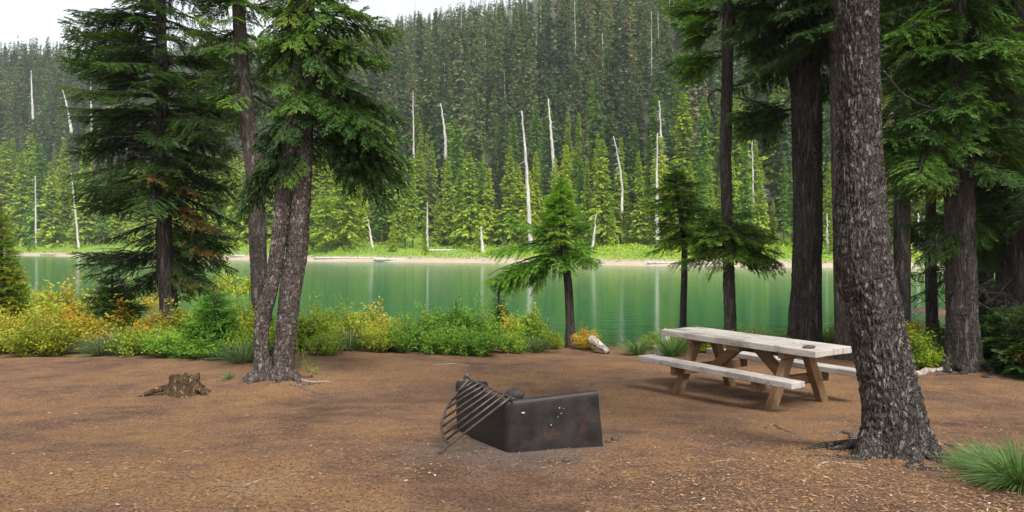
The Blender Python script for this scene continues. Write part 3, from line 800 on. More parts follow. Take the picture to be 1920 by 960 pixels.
t.limb([(1800, 205), (1740, 200), (1700, 180), (1655, 130)], .03, .015, [0, -.6, -.9, -1.2]); t.limb([(1800, 230), (1850, 238), (1925, 240)], .03, .012, [0, -.3, -.4])
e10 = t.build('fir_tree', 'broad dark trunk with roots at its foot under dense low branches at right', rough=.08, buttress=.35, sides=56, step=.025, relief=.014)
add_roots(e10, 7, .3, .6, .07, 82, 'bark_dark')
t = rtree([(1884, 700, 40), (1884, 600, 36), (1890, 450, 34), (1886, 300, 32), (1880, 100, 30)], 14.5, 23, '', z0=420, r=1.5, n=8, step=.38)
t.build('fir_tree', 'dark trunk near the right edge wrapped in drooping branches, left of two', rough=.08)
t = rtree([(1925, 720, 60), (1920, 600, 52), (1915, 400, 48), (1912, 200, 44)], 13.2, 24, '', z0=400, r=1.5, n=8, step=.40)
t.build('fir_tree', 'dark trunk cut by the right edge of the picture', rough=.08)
for k, (px, y, w, zz, rr) in enumerate(((1748, 19.5, 22, 250, 1.2), (1850, 19, 30, 470, 1.7), (1960, 17, 40, 560, 2.0), (1900, 25, 34, 540, 2.3), (2040, 20, 44, 600, 2.6))):  # last pair to the right stands off-frame, added to deepen the shade here
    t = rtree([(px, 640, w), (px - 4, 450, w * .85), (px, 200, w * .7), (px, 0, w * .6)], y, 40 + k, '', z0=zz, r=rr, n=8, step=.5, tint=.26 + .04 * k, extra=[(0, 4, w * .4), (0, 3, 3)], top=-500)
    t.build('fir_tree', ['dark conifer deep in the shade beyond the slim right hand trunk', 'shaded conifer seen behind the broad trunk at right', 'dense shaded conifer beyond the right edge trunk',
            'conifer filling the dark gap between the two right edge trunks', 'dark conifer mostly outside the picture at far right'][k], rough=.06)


# ---- young conifers among the bushes
def young(px, row, top_row, halfw_px, leaf, label, seed, y=None, tint=.4, name='young_fir', n=8):
    b = gpt(px, row) if y is None else None
    if y is None: y = float(b[1])
    t = Tree([(px, row, 10), (px + 1, (row + top_row) / 2, 7), (px, top_row, 2)], y, None, leaf, 'bark_dark', seed, flare=1.1)
    r0 = halfw_px / F * y
    t.whorls(max(t.base[2] + .05, at(0, row, y)[2]), at(0, top_row, y)[2], r0, .05, max(.06, r0 * .12), n + 3, (-.05, .55), tint, .08, 0)
    return t.build(name, label, 'tree', rough=.04, sides=8)

young(2, 652, 372, 60, 'fir_lime', 'yellowing young fir cut by the left edge of the picture', 61, None, .45, n=10)
young(400, 655, 532, 70, 'fir_young', 'bushy young fir among the yellow bushes left of the forked tree', 62, 14.0, .25)
young(935, 655, 530, 26, 'fir_young', 'tiny fir rising out of the bushes left of the small shore hemlock', 63, 17.2, .1)
young(210, 600, 505, 70, 'fir', 'low dark young fir in the shade under the tall left fir', 64, 17.5, .3)
young(1885, 712, 560, 75, 'fir', 'wide young fir at the foot of the dark right hand trees', 65, 12.4, .2, n=10)
young(1760, 690, 600, 42, 'fir', 'small dark fir beside the yellow bush right of the big trunk', 66, 14.6, .3)
young(1950, 740, 540, 90, 'fir_deep', 'dark young fir half outside the right edge', 67, 11.6, .3, n=10)
young(1845, 690, 520, 60, 'fir_deep', 'dark slender young fir right of the broad trunk', 68, 14.8, .4, n=10)
young(855, 650, 565, 38, 'fir_young', 'bushy little fir in the middle of the shore bushes', 69, 17.0, .15)


# ------------------------------------------------------------------ bushes
def bush_mesh(seed, rad=.5, hgt=.75, nst=60, nl=42, leaf=.06):
    r = np.random.default_rng(seed)
    g = Geo(); C, U, T = [], [], []
    w = Geo()
    for k in range(nst):
        az = r.uniform(0, 6.28); q = math.sqrt(r.random()); 
        h = hgt * (1 - .45 * q * q) * r.uniform(.45, 1.1) * (1.3 if r.random() < .14 else 1)
        tip = np.array([math.cos(az) * rad * q, math.sin(az) * rad * q, h]); b = tip * np.array([.25, .25, 0])
        K = smooth_path([b, (b + tip) / 2 + np.array([0, 0, .08 * h]) + r.normal(0, .03, 3), tip], 7)
        V, Q = tube(K, np.linspace(.005, .0018, 7), 3); w.add(V, Q)
        s = r.uniform(.22, 1.02, nl); P = np.stack([np.interp(s, np.linspace(0, 1, 7), K[:, c]) for c in range(3)], -1)
        P = P + r.normal(0, .035 * (.6 + s[:, None]), (nl, 3)) * [1, 1, .7]
        C.append(P); d = r.normal(0, 1, (nl, 3)); d[:, 2] = np.abs(d[:, 2]) * .6; U.append(d); T.append(np.full(nl, r.normal(0, .12)) + .1 * (s - .5) + r.normal(0, .05, nl))
    C = np.concatenate(C); U = np.concatenate(U); T = np.concatenate(T)
    C[:, 2] = np.maximum(C[:, 2], .01)
    Nn = r.normal(0, .6, C.shape) + [0, 0, 1.]
    V, Q = leaves(C, U, Nn, leaf * r.uniform(.45, 1.3, len(C)), leaf * .5)
    g.add(V, Q, T)
    return np.concatenate(g.V), np.concatenate(g.Q), T, w.mesh('bush_stems', [M['deadtwig']])


BV = [bush_mesh(200 + k, *a) for k, a in enumerate(((.5, .75, 84, 64, .06), (.55, .65, 90, 64, .055), (.4, .8, 72, 64, .06), (.6, .55, 96, 56, .055)))]
BV.append(bush_mesh(260, .5, .8, 11, 26, .06))
_bc = {}
def bush(px, row, w_px, top_row, matname, tint, label, v=0, name='bush', y=None):
    """bush standing on the ground at px,row; w_px wide, its top reaching top_row"""
    if y is None: p = gpt(px, row)
    else:
        p = at(px, 480, y); p[2] = float(ground_z(p[0], p[1]))
    V, Q, T, stems = BV[v]
    key = (v, matname, round(tint, 1))
    if key not in _bc: _bc[key] = make_mesh('bush_leaves', V, Q, [M[matname]], tint=T + round(tint, 1))
    e = link(name, None, loc=p - np.array([0, 0, .02])); tag(e, label, 'bush', GRP)
    wv = (.5, .55, .4, .6, .5)[v]; hv = (.8, .7, .85, .6, .8)[v]
    H = at(px, top_row, p[1])[2] - p[2]; W = w_px / F * p[1] / 2
    e.scale = (W / wv, W / wv, max(H, .15) / hv); e.rotation_euler = (0, 0, R.uniform(0, 6.28))
    link('foliage', _bc[key], e); link('stems', stems, e)
    return e

GRP = 'low bushes along the lake edge'
# back rows give the outline over the water, front rows close the foot
BL = [  # px,row,width,top,mat,tint,variant
 (-40, 640, 190, 520, 'bush_orange', .2, 0), (45, 640, 150, 535, 'bush_yellow', .5, 1), (110, 640, 130, 528, 'bush_orange', .4, 2), (175, 635, 130, 540, 'bush_orange', .2, 0), (240, 640, 130, 545, 'bush_orange', .6, 1),
 (300, 640, 110, 548, 'bush_orange', .5, 2), (350, 640, 110, 552, 'bush_yellow', .3, 0), (430, 640, 120, 545, 'bush_yellow', .3, 1), (380, 625, 90, 520, 'bush_green', .5, 2), (445, 625, 90, 510, 'bush_yellow', .4, 2),
 (365, 630, 90, 530, 'bush_yellow', .2, 2), (415, 632, 90, 505, 'bush_yellow', .3, 0), (465, 632, 80, 500, 'bush_yellow', .4, 2), (345, 655, 110, 570, 'bush_orange', .2, 2), (440, 655, 100, 565, 'bush_yellow', .2, 0),
 (472, 668, 76, 578, 'bush_yellow', .3, 2), (506, 664, 60, 592, 'bush_yellow', .2, 0),
 (10, 662, 150, 575, 'bush_orange', .4, 3), (80, 668, 140, 585, 'bush_orange', .2, 1), (150, 662, 120, 580, 'bush_orange', .5, 0), (120, 655, 110, 570, 'bush_orange', .7, 0), (270, 665, 130, 600, 'bush_yellow', .2, 3), (330, 668, 130, 612, 'bush_green', .5, 3), (400, 672, 130, 615, 'bush_green', .4, 1), (300, 655, 110, 580, 'bush_orange', .7, 0),
 (465, 672, 100, 610, 'bush_green', .6, 3), (210, 650, 110, 570, 'bush_orange', .6, 2), (480, 655, 80, 560, 'bush_yellow', .2, 0),
 (590, 655, 100, 570, 'bush_yellow', .3, 0), (560, 655, 80, 590, 'bush_yellow', .1, 2), (640, 650, 90, 572, 'bush_yellow', .3, 1), (690, 652, 90, 570, 'bush_yellow', .5, 2), (725, 655, 80, 585, 'bush_yellow', .6, 0),
 (710, 660, 80, 600, 'bush_yellow', .4, 3), (760, 660, 80, 590, 'bush_green', .4, 1), (800, 655, 90, 575, 'bush_green', .5, 2), (850, 655, 110, 568, 'bush_green', .3, 0), (900, 658, 110, 572, 'bush_green', .5, 1), (830, 664, 110, 600, 'bush_green', .4, 3),
 (890, 666, 110, 608, 'bush_green', .3, 3), (950, 655, 90, 585, 'bush_yellow', .6, 0), (985, 655, 90, 578, 'bush_green', .6, 2), (1010, 655, 70, 595, 'bush_yellow', .2, 1), (960, 662, 70, 615, 'bush_green', .6, 3),
 (1098, 655, 56, 612, 'bush_yellow', .8, 0), (1040, 655, 40, 618, 'bush_yellow', .3, 3), (610, 665, 80, 615, 'bush_yellow', .2, 3),
 (1222, 655, 46, 622, 'bush_yellow', .2, 2), (1262, 660, 70, 615, 'bush_green', .6, 1), (1300, 660, 70, 622, 'bush_yellow', .3, 0), (1420, 660, 130, 612, 'bush_green', .7, 3), (1345, 660, 90, 618, 'bush_yellow', .4, 3),
 (1560, 662, 70, 606, 'bush_yellow', .2, 0), (1600, 665, 60, 612, 'bush_yellow', .3, 1), (1715, 690, 90, 612, 'bush_yellow', .2, 2), (1740, 690, 80, 640, 'bush_green', .7, 0), (1710, 660, 60, 595, 'bush_yellow', .6, 2), (1480, 662, 60, 625, 'bush_yellow', .3, 1)]
words = {'bush_orange': 'orange and rusty leaved', 'bush_yellow': 'yellow green leaved', 'bush_green': 'fresh green leaved'}
def where(px):
    for lim, s in ((60, 'at the left edge'), (200, 'left of the tall left fir'), (360, 'in front of the tall left fir'), (540, 'left of the forked tree'), (640, 'just right of the forked tree'), (780, 'between the forked tree and the fire ring'),
                   (930, 'behind the fire ring'), (1030, 'left of the small shore hemlock'), (1130, 'at the foot of the small shore hemlock'), (1400, 'seen behind the left end of the table'), (1540, 'seen above the tabletop'), (1640, 'beside the thick dark trunk'), (9999, 'right of the big foreground trunk')):
        if px < lim: return s
cnt = {}
for b in BL:
    key = (b[4], where(b[0])); cnt.setdefault(key, []).append(b)
for key, bs in cnt.items():
    bs.sort(key=lambda b: b[0])
    for j, b in enumerate(bs):
        n = len(bs)
        if n == 1: od = ''
        elif n == 2: od = ', the ' + ('left' if j == 0 else 'right') + ' one'
        else: od = ', ' + ['first', 'second', 'third', 'fourth', 'fifth', 'sixth', 'seventh', 'eighth', 'ninth', 'tenth', 'eleventh', 'twelfth'][j] + ' from left'
        bush(b[0], b[1], b[2], b[3], b[4], b[5], f'{words[b[4]]} bush {where(b[0])}{od}', b[6])


# ------------------------------------------------------------------ grass
def tuft_mesh(seed, n, Lb, w, spread, mat, droop=.7):
    r = np.random.default_rng(seed); g = Geo()
    az = r.uniform(0, 6.28, n); q = np.sqrt(r.random(n)); e = r.uniform(.35, 1.45, n)
    L = Lb * r.uniform(.55, 1.15, n); D = np.stack([np.cos(az), np.sin(az)], -1)
    B = D * (q * spread)[:, None]
    seg = 5; t = np.linspace(0, 1, seg)
    hor = np.cos(e)[:, None] * t + droop * .35 * t ** 2; ver = np.sin(e)[:, None] * t - droop * .45 * t ** 2.2 * np.cos(e * .6)[:, None]
    X = B[:, 0, None] + D[:, 0, None] * hor * L[:, None]; Y = B[:, 1, None] + D[:, 1, None] * hor * L[:, None]; Z = np.maximum(ver * L[:, None], .0) + .005
    a2 = az + r.normal(0, .6, n) + np.pi / 2; S = np.stack([np.cos(a2), np.sin(a2)], -1)
    ww = w * (1 - t ** 2 * .93) * .5
    V = np.stack([np.stack([X + S[:, 0, None] * ww, Y + S[:, 1, None] * ww, Z], -1), np.stack([X - S[:, 0, None] * ww, Y - S[:, 1, None] * ww, Z + .001], -1)], 2)
    idx = np.arange(n)[:, None] * seg * 2 + np.arange(seg - 1) * 2
    Q = np.stack([idx, idx + 1, idx + 3, idx + 2], -1).reshape(-1, 4)
    return make_mesh('grass_tuft', V.reshape(-1, 3), Q, [M[mat]], tint=np.repeat(np.clip(r.normal(.5, .22, n), 0, 1), seg - 1))


def tuft(px, row, w_px, h_px, label, mat='grass_blue', n=420, seed=1, bw=.010, droop=.7):
    p = gpt(px, row); Lb = h_px / F * p[1] * 1.45; sp = w_px / F * p[1] * .18
    o = link('grass_tuft', tuft_mesh(seed, n, Lb, bw, sp, mat, droop), loc=p); tag(o, label, 'grass tuft', 'tufts of long grass'); return o

tuft(225, 665, 120, 50, 'arching grass tuft in front of the orange bushes at left', seed=1)
tuft(190, 668, 70, 35, 'small pale grass tuft left of the arching one at left', seed=9)
tuft(455, 680, 80, 40, 'bluish grass tuft against the foot of the forked tree', seed=2)
tuft(655, 656, 90, 42, 'rounded grass tuft between the forked tree and the fire ring', seed=3)
tuft(1005, 660, 70, 30, 'small grass tuft left of the small shore hemlock', seed=4)
tuft(1195, 665, 50, 26, 'pale grass tuft at the water gap left of the table', 'grass', seed=5)
tuft(1260, 668, 60, 44, 'dark grass tuft seen under the left end of the tabletop', 'grass', seed=6)
tuft(1915, 912, 150, 70, 'large green grass clump in the bottom right corner', 'grass', 1300, 7, .0055, .7)
tuft(1850, 880, 110, 45, 'low fine grass spilling left of the corner clump', 'grass', 500, 8, .005, .9)
tuft(428, 712, 26, 14, 'tiny green sprout on the bare dirt right of the stump', 'grass', 60, 10, .01)
def sprig(px, row, w, top, label, seed, v=4):
    e = bush(px, row, w, top, 'bush_green', .6, label, v, name='leafy_sprig'); e['group'] = 'small leafy sprigs'; return e
sprig(585, 700, 46, 668, 'small leafy sprig right of the foot of the forked tree', 1)
sprig(563, 690, 34, 590, 'tall leafy sprig touching the right side of the forked tree', 2)


# ------------------------------------------------------------------ far trees
def conifer(seed, H, Rr, nb, nl, skirt=.08, lw=.5, droop=.35, ragged=.3, lf=1.0):
    """whole distant conifer; returns trunk mesh arrays and crown arrays"""
    r = np.random.default_rng(seed)
    K = np.stack([np.cumsum(r.normal(0, .05, 9)) * .3, np.cumsum(r.normal(0, .05, 9)) * .3, np.linspace(-.6, H * .97, 9)], -1)
    tv, tq = tube(K, np.linspace(.009 * H + .04, .02, 9), 6)
    u = r.random(nb) ** .9; t = skirt + (1 - skirt) * u
    gap = noise(np.stack([t * 9 + seed, t * 0], -1), 1, 2) * ragged
    rad = Rr * (1 - t) ** .75 * np.clip(r.uniform(.5, 1.15, nb) + gap, .25, 1.3) + .18
    az = r.uniform(0, 6.28, nb)
    el = -droop * (1 - t) - .08 + r.normal(0, .1, nb) + .5 * np.clip(t - .85, 0, 1) * 4
    d = np.stack([np.cos(az) * np.cos(el), np.sin(az) * np.cos(el), np.sin(el)], -1)
    b = np.stack([np.interp(t * H, K[:, 2], K[:, 0]), np.interp(t * H, K[:, 2], K[:, 1]), t * H], -1)
    s = np.linspace(.12, .9, nl)
    C = b[:, None] + d[:, None] * (rad[:, None] * s)[..., None] + r.normal(0, .06, (nb, nl, 3))
    sa = r.normal(0, .75, (nb, nl)); 
    U = np.stack([d[:, None, 0] * np.cos(sa) - d[:, None, 1] * np.sin(sa), d[:, None, 1] * np.cos(sa) + d[:, None, 0] * np.sin(sa), d[:, None, 2] + r.normal(-.15, .2, (nb, nl))], -1)
    Nn = r.normal(0, .45, (nb, nl, 3)) + [0, 0, 1.]
    L = (rad[:, None] * .42 + .22) * lf * r.uniform(.7, 1.2, (nb, nl)); 
    V, Q = leaves(C.reshape(-1, 3), U.reshape(-1, 3), Nn.reshape(-1, 3), L.ravel(), (L * lw).ravel())
    T = np.repeat(r.normal(0, .16, nb), nl) + .12 * np.tile(s, nb)
    return tv, tq, V, Q, T


def grow_variants(spec, mat, tint, k0):
    out = []
    for k, (H, Rr, nb, nl, sk, rg) in enumerate(spec):
        tv, tq, V, Q, T = conifer(k0 + k, H, Rr, nb, nl, sk, ragged=rg)
        out.append((H, make_mesh('trunk', tv, tq, [M['bark_far']], smooth=True), make_mesh('crown', V, Q, [M[mat]], tint=T + tint)))
    return out

VB = grow_variants([(22, 2.9, 560, 6, .08, .5), (24, 2.5, 540, 6, .12, .6), (19, 2.8, 480, 6, .03, .4), (26, 2.6, 560, 6, .16, .7), (21, 2.1, 460, 6, .10, .6), (17, 3.0, 460, 6, .02, .4)], 'far_bright', .42, 300)
VY = grow_variants([(22, 2.6, 500, 6, .10, .5), (18, 2.5, 460, 6, .05, .6)], 'far_bright', .62, 320)
VM = grow_variants([(24, 2.6, 520, 6, .12, .5), (26, 2.4, 520, 6, .16, .5), (20, 2.6, 480, 6, .06, .5), (23, 2.2, 480, 6, .2, .6)], 'far_mid', .45, 340)
VD = grow_variants([(25, 2.0, 330, 5, .12, .4), (27, 1.9, 340, 5, .18, .4), (22, 2.0, 320, 5, .1, .4), (26, 1.7, 320, 5, .2, .5), (24, 2.1, 320, 5, .06, .5)], 'far_dark', .40, 360)


def far_tree(x, y, var, H, label, group, name='conifer_tree'):
    z = float(far_z(x, y)); h0, tm, cm = var
    e = link(name, None, loc=(x, y, z - .2)); s = H / h0
    e.scale = (s * R.uniform(.9, 1.15), s * R.uniform(.9, 1.15), s); e.rotation_euler = (R.normal(0, .015), R.normal(0, .015), R.uniform(0, 6.28))
    tag(e, label, 'tree', group); link('trunk', tm, e); link('crown', cm, e); return e


def far_at(px, h):
    """point on the far bank, h metres behind the shoreline, seen in column px"""
    k = (px - 960) / F; y = 130.0
    for _ in range(30): y = .5 * y + .5 * (float(far_shore(k * y)) + h)
    return k * y, y

placed = []
cnt_t = 0
def ok(x, y, dmin):
    for a, b in placed:
        if (a - x) ** 2 + (b - y) ** 2 < dmin * dmin: return False
    placed.append((x, y)); return True

# front belt (bright)
px = -230
while px < 2120:
    h = R.uniform(16, 29); x, y = far_at(px, h)
    q = R.random(); V_ = VB if q < .62 else (VY if q < .8 else VM)
    sc = 1450 / y
    ok(x, y, 0); H = R.uniform(.75, 1.12) * (19 if px > 650 else 21) * (.85 if sc > 11 else 1.0) * (1.5 if px < 170 else 1.0)
    if R.random() < .18: H *= .45
    lab = ('bright green conifer', 'yellow green conifer', 'mid green conifer')[0 if V_ is VB else (1 if V_ is VY else 2)] + ' in the front row on the far shore'
    far_tree(x, y, V_[R.integers(len(V_))], H, lab, lab + 's'); cnt_t += 1
    px += R.uniform(13, 25)
# two broad trees whose limbs show beside the forked tree
for pxx, hh, Ht, lab in ((612, 9, 19, 'broad yellow green conifer on the far shore touching the forked tree outline'), (652, 12, 21, 'broad conifer with wide level limbs on the far shore right of the forked tree')):
    tv, tq, V, Q, T = conifer(390 + hh, 20, 5.2, 420, 22, .12, .5, .25, .9, .32)
    vb = (20, make_mesh('trunk', tv, tq, [M['bark_far']], smooth=True), make_mesh('crown', V, Q, [M['far_bright']], tint=T + .45))
    x, y = far_at(pxx, hh); far_tree(x, y, vb, Ht, lab, None)
# small ones close to the water
for k in range(22):
    px = R.uniform(0, 1900); x, y = far_at(px, R.uniform(6, 12))
    if ok(x, y, 2): far_tree(x, y, VB[R.choice([2, 5])], R.uniform(2.5, 6.5), 'small bright fir near the water on the far shore', 'small bright firs near the water on the far shore'); cnt_t += 1
# second and third belt
N3 = 0
while N3 < 165:
    px = R.uniform(-60, 1980); h = R.uniform(24, 66); x, y = far_at(px, h)
    if not ok(x, y, 2.6): continue
    q = R.random(); f = (h - 18) / 44
    V_ = VD if q < f * .75 - .1 else (VM if q < .35 + f * .5 else VB)
    lab = ('bright green conifer', 'dark conifer', 'mid green conifer')[0 if V_ is VB else (1 if V_ is VD else 2)] + ' in the wood behind the front row across the lake'
    far_tree(x, y, V_[R.integers(len(V_))], R.uniform(17, 26), lab, lab + 's'); N3 += 1; cnt_t += 1

# the forest on the hillside: one mass
r = np.random.default_rng(77)
vars_ = []
for k in range(9):
    tv, tq, V, Q, T = conifer(400 + k, 24, (2.3, 2.1, 2.6, 1.9, 2.3, 1.8, 2.5, 2.1, 2.0)[k], 170, 4, .05, .95, ragged=.7)
    vars_.append((tv, tq, V, Q, T))
gc, gt = Geo(), Geo()
cell = 4.6
def forest(dx, dark):
    n = 0
    for yy in np.arange(118, 470, dx):
        half = yy * .80 + 22
        for xx in np.arange(-half, half, dx):
            x = xx + r.uniform(-.5, .5) * dx; y = yy + r.uniform(-.5, .5) * dx
            h = y - float(far_shore_f(x))
            if h < 34: continue
            if h < 66 and r.random() < .38: continue
            z = float(far_z(x, y))
            if y > 300 and z > ridge_z(x, y) + 40: continue
            pts.append((x, y, z, h)); n += 1
    return n
pts = []
far_shore_f = lambda x: far_shore(np.array(x))
forest(6.2, True)
for (x, y, z, h) in pts:
    tv, tq, V, Q, T = vars_[r.integers(9)]
    s = r.uniform(.70, 1.42)
    row_ = float(np.interp(960 + F * x / y, [-400, 0, 200, 450, 680, 740, 850, 1000, 1150], [78, 72, 76, 74, 52, 36, 16, -10, -80])) + r.uniform(-9, 14)
    s = min(s, (CZ + (460 - row_) / F * y - z) / 24)
    if s < .4: continue
    a = r.uniform(0, 6.28); c, sn = math.cos(a) * s, math.sin(a) * s
    Mx = np.array([[c, -sn, 0], [sn, c, 0], [0, 0, s]])
    tt = r.normal(0, .28) + (.4 if r.random() < .05 else 0)
    gc.add(V @ Mx.T + [x, y, z - .3], Q, T + .42 + tt); gt.add(tv @ Mx.T + [x, y, z - .3], tq)
fo = tag(link('forest', gc.mesh('forest_crowns', [M['far_dark']])), 'dark conifer forest covering the hillside', 'forest', kind='stuff')
link('trunks', gt.mesh('forest_trunks', [M['bark_grey']], True), fo)['kind'] = 'stuff'
print('forest trees', len(pts), 'individual', cnt_t)

# undergrowth and meadow on the far bank
C = []
n = 60000
px = r.uniform(-80, 2000, n); h = r.uniform(2.8, 30, n) ; k = (px - 960) / F
y = np.full(n, 130.0)
for _ in range(25): y = .5 * y + .5 * (far_shore(k * y) + h)
x = k * y
cl = noise(np.stack([x, y], -1), .22, 3)
keep = (cl > -.12) | (r.random(n) < .35); x, y, cl = x[keep], y[keep], cl[keep]
z = far_z(x, y); n = len(x)
hh = np.clip(.25 + cl * 2.2, .12, 1.6) * r.random(n)
C = np.stack([x, y, z + hh], -1); U = r.normal(0, 1, (n, 3)); U[:, 2] = np.abs(U[:, 2]) * .8
V, Q = leaves(C, U, r.normal(0, .8, (n, 3)) + [0, 0, 1], r.uniform(.2, .5, n), r.uniform(.12, .25, n))
g = Geo(); g.add(V, Q, np.clip(.5 + cl * .5 + r.normal(0, .15, n), 0, 1))
tag(link('undergrowth', g.mesh('undergrowth', [M['meadow']])), 'bright green grass and low shrubs along the far bank', 'undergrowth', kind='stuff')


# snags: dead bleached trunks
def snag(px, base_row, top_px, top_row, w_px, h, label, seed, nbr=16, bend=0.0, brl=1.0, name='dead_tree', mat='snag'):
    r = np.random.default_rng(seed); x, y = far_at(px, h)
    B = at(px, base_row, y); T_ = at(top_px, top_row, y); B[2] = float(far_z(x, y)) - .3 if base_row > 400 else B[2]
    K = smooth_path([B, B + (T_ - B) * .35 + [bend, 0, 0], B + (T_ - B) * .7 + [bend * .8, 0, 0], T_], 22) + np.concatenate([[np.zeros(3)], r.normal(0, .04, (21, 3))])
    rad = np.linspace(w_px / 2 / F * y * .95, w_px / 2 / F * y * .25, 22)
    g = Geo(); V, Q = tube(K - B, rad, 8); g.add(V, Q)
    br_ = []
    for j in range(nbr):
        i = r.integers(5, 21); p = K[i] - B; az = r.uniform(0, 6.28); l = brl * r.uniform(.4, 1.6)
        d = np.array([math.cos(az), math.sin(az), r.uniform(-.6, .3)])
        V, Q = tube(np.stack([p, p + d * l * .5 + [0, 0, .05], p + d * l + [0, 0, -.15 * l]]), [.05, .035, .012], 4); br_.append((V, Q))
    e = link(name, None, loc=B); tag(e, label, 'dead tree', 'bleached dead trees across the lake')
    link('trunk', g.mesh('trunk', [M[mat]], True), e)
    for V, Q in br_: link('branch', make_mesh('branch', V, Q, [M[mat]], smooth=True), e)
    return e

SN = [(996, 448, 979, 208, 10, 13, 'tallest white dead trunk, bare and leaning slightly left, across the lake', .1, 8),
      (1040, 330, 1028, 185, 8, 26, 'white dead spire just right of the tallest white trunk', 0, 14),
      (1166, 400, 1150, 255, 6, 20, 'curved pale dead trunk with stubby twigs right of the white spire', .5, 22),
      (1232, 440, 1232, 250, 8, 18, 'straight pale dead trunk behind the slender little hemlock', 0, 16),
      (1242, 300, 1236, 190, 6, 34, 'shaggy grey dead spire above the straight pale trunk', 0, 30),
      (836, 300, 826, 195, 7, 30, 'short white dead trunk with a hooked top in mid hillside', .3, 10),
      (776, 300, 774, 170, 4, 40, 'thin white dead trunk left of the hooked one', 0, 8),
      (134, 250, 118, 170, 6, 26, 'hooked white dead trunk high at left', .3, 8),
      (148, 462, 134, 325, 5, 10, 'thin white dead trunk at the far left shore', 0, 6),
      (62, 225, 58, 132, 5, 40, 'white dead trunk on the skyline side at far left', 0, 12),
      (172, 250, 170, 140, 5, 36, 'pale dead trunk beside the tall left fir', 0, 10),
      (1415, 430, 1410, 262, 6, 24, 'pale dead trunk with side twigs right of the thin tall trunk', 0, 18),
      (1434, 440, 1428, 335, 5, 26, 'short pale dead trunk between the thin trunk and the thick dark trunk', 0, 10),
      (1552, 480, 1550, 400, 6, 12, 'pale trunk seen left of the big foreground trunk', 0, 4),
      (801, 445, 801, 380, 6, 14, 'white lower trunk standing in the far meadow', 0, 3),
      (1110, 470, 1118, 400, 6, 11, 'pale leaning trunk right of the small shore hemlock', 0, 6),
      (905, 455, 902, 425, 8, 11, 'short white broken stub left of the small shore hemlock', 0, 2),
      (1723, 490, 1722, 400, 8, 10, 'pale trunk seen in the gap at right across the lake', 0, 3),
      (700, 440, 688, 405, 6, 13, 'short leaning pale trunk in the far meadow', 0, 3),
      (68, 440, 66, 330, 5, 14, 'thin pale trunk on the left far shore', 0, 6)]
for k, s in enumerate(SN):
    snag(s[0], s[1], s[2], s[3], s[4], s[5], s[6], 500 + k, s[8], s[7])
for k in range(46):
    pxx = R.uniform(560, 1500); row = R.uniform(90, 300); x, y = far_at(pxx, R.uniform(75, 190)); z = float(far_z(x, y))
    r_ = np.random.default_rng(900 + k)
    H = R.uniform(16, 25); K = np.stack([np.linspace(0, R.normal(0, .5), 8), np.zeros(8), np.linspace(-.3, H, 8)], -1)
    g = Geo(); V, Q = tube(K, np.linspace(.15, .04, 8), 6); g.add(V, Q); w = Geo()
    for j in range(40):
        hz = R.uniform(.3, .98) * H; az = R.uniform(0, 6.28); l = R.uniform(.4, 1.5) * (1.2 - hz / H); d = np.array([math.cos(az), math.sin(az), -.4])
        p = np.array([np.interp(hz, K[:, 2], K[:, 0]), 0, hz]); V, Q = tube(np.stack([p, p + d * l]), [.05, .02], 4); w.add(V, Q)
    for V, Q in zip(w.V, w.Q): g.add(V, Q - Q.min())
    e = link('dead_tree', g.mesh('dead_tree', [M['snag']], True), loc=(x, y, z)); tag(e, 'grey dead tree standing in the dark hillside forest', 'dead tree', 'grey dead trees in the hillside forest')


# driftwood logs and stones on the far shore
def log(px, row_len, h, label, seed, r0=.22, ang=.1, mat='snag'):
    x, y = far_at(px, h); L = row_len / F * y; z = float(far_z(x, y)) + r0 * .6
    r_ = np.random.default_rng(seed)
    K = np.stack([np.linspace(-L / 2, L / 2, 12), r_.normal(0, .05, 12), r_.normal(0, .03, 12)], -1)
    g = Geo(); V, Q = tube(K, np.linspace(r0 * 1.2, r0 * .6, 12) * r_.uniform(.9, 1.1, 12), 10); g.add(V, Q)
    for j in range(4):
        p = K[r_.integers(2, 11)]; d = np.array([r_.normal(0, .3), -.3, 1]) * r_.uniform(.3, .6); V, Q = tube(np.stack([p, p + d]), [.06, .02], 5); g.add(V, Q)
    o = link('driftwood_log', g.mesh('driftwood_log', [M[mat]], True), loc=(x, y, z)); o.rotation_euler = (0, R.normal(0, .01), ang - .25)
    tag(o, label, 'log', 'logs lying on the far shore')
log(660, 150, 2.6, 'long thin bleached log on the far beach right of the forked tree', 1, .16, .1)
log(735, 70, 1.2, 'thick white log at the water edge of the far beach', 2, .26, .15)
log(830, 50, 12, 'short pale log lying in the far meadow', 3, .22, .2)
log(1240, 52, 1.6, 'bleached log on the far beach seen left of the slender hemlock', 4, .2, .1)
log(455, 50, 3, 'pale log on the far beach left of the forked tree', 5, .22, .1)
log(1330, 50, 1.6, 'low grey log on the far beach right of the slender hemlock', 6, .16, .2)
log(105, 70, 1.5, 'dark reddish log on the left far shore', 7, .2, .0, 'driftwood')
log(40, 80, 1.2, 'weathered log on the far shore behind the orange bushes', 8, .2, .05, 'driftwood')
M['stone'] = simple_mat('stone', (.25, .23, .21), (.42, .40, .37), 3, .8, 0, .02)
M['stone_dark'] = simple_mat('charred_stone', (.025, .02, .018), (.10, .08, .07), 10, .8, 0, .01)
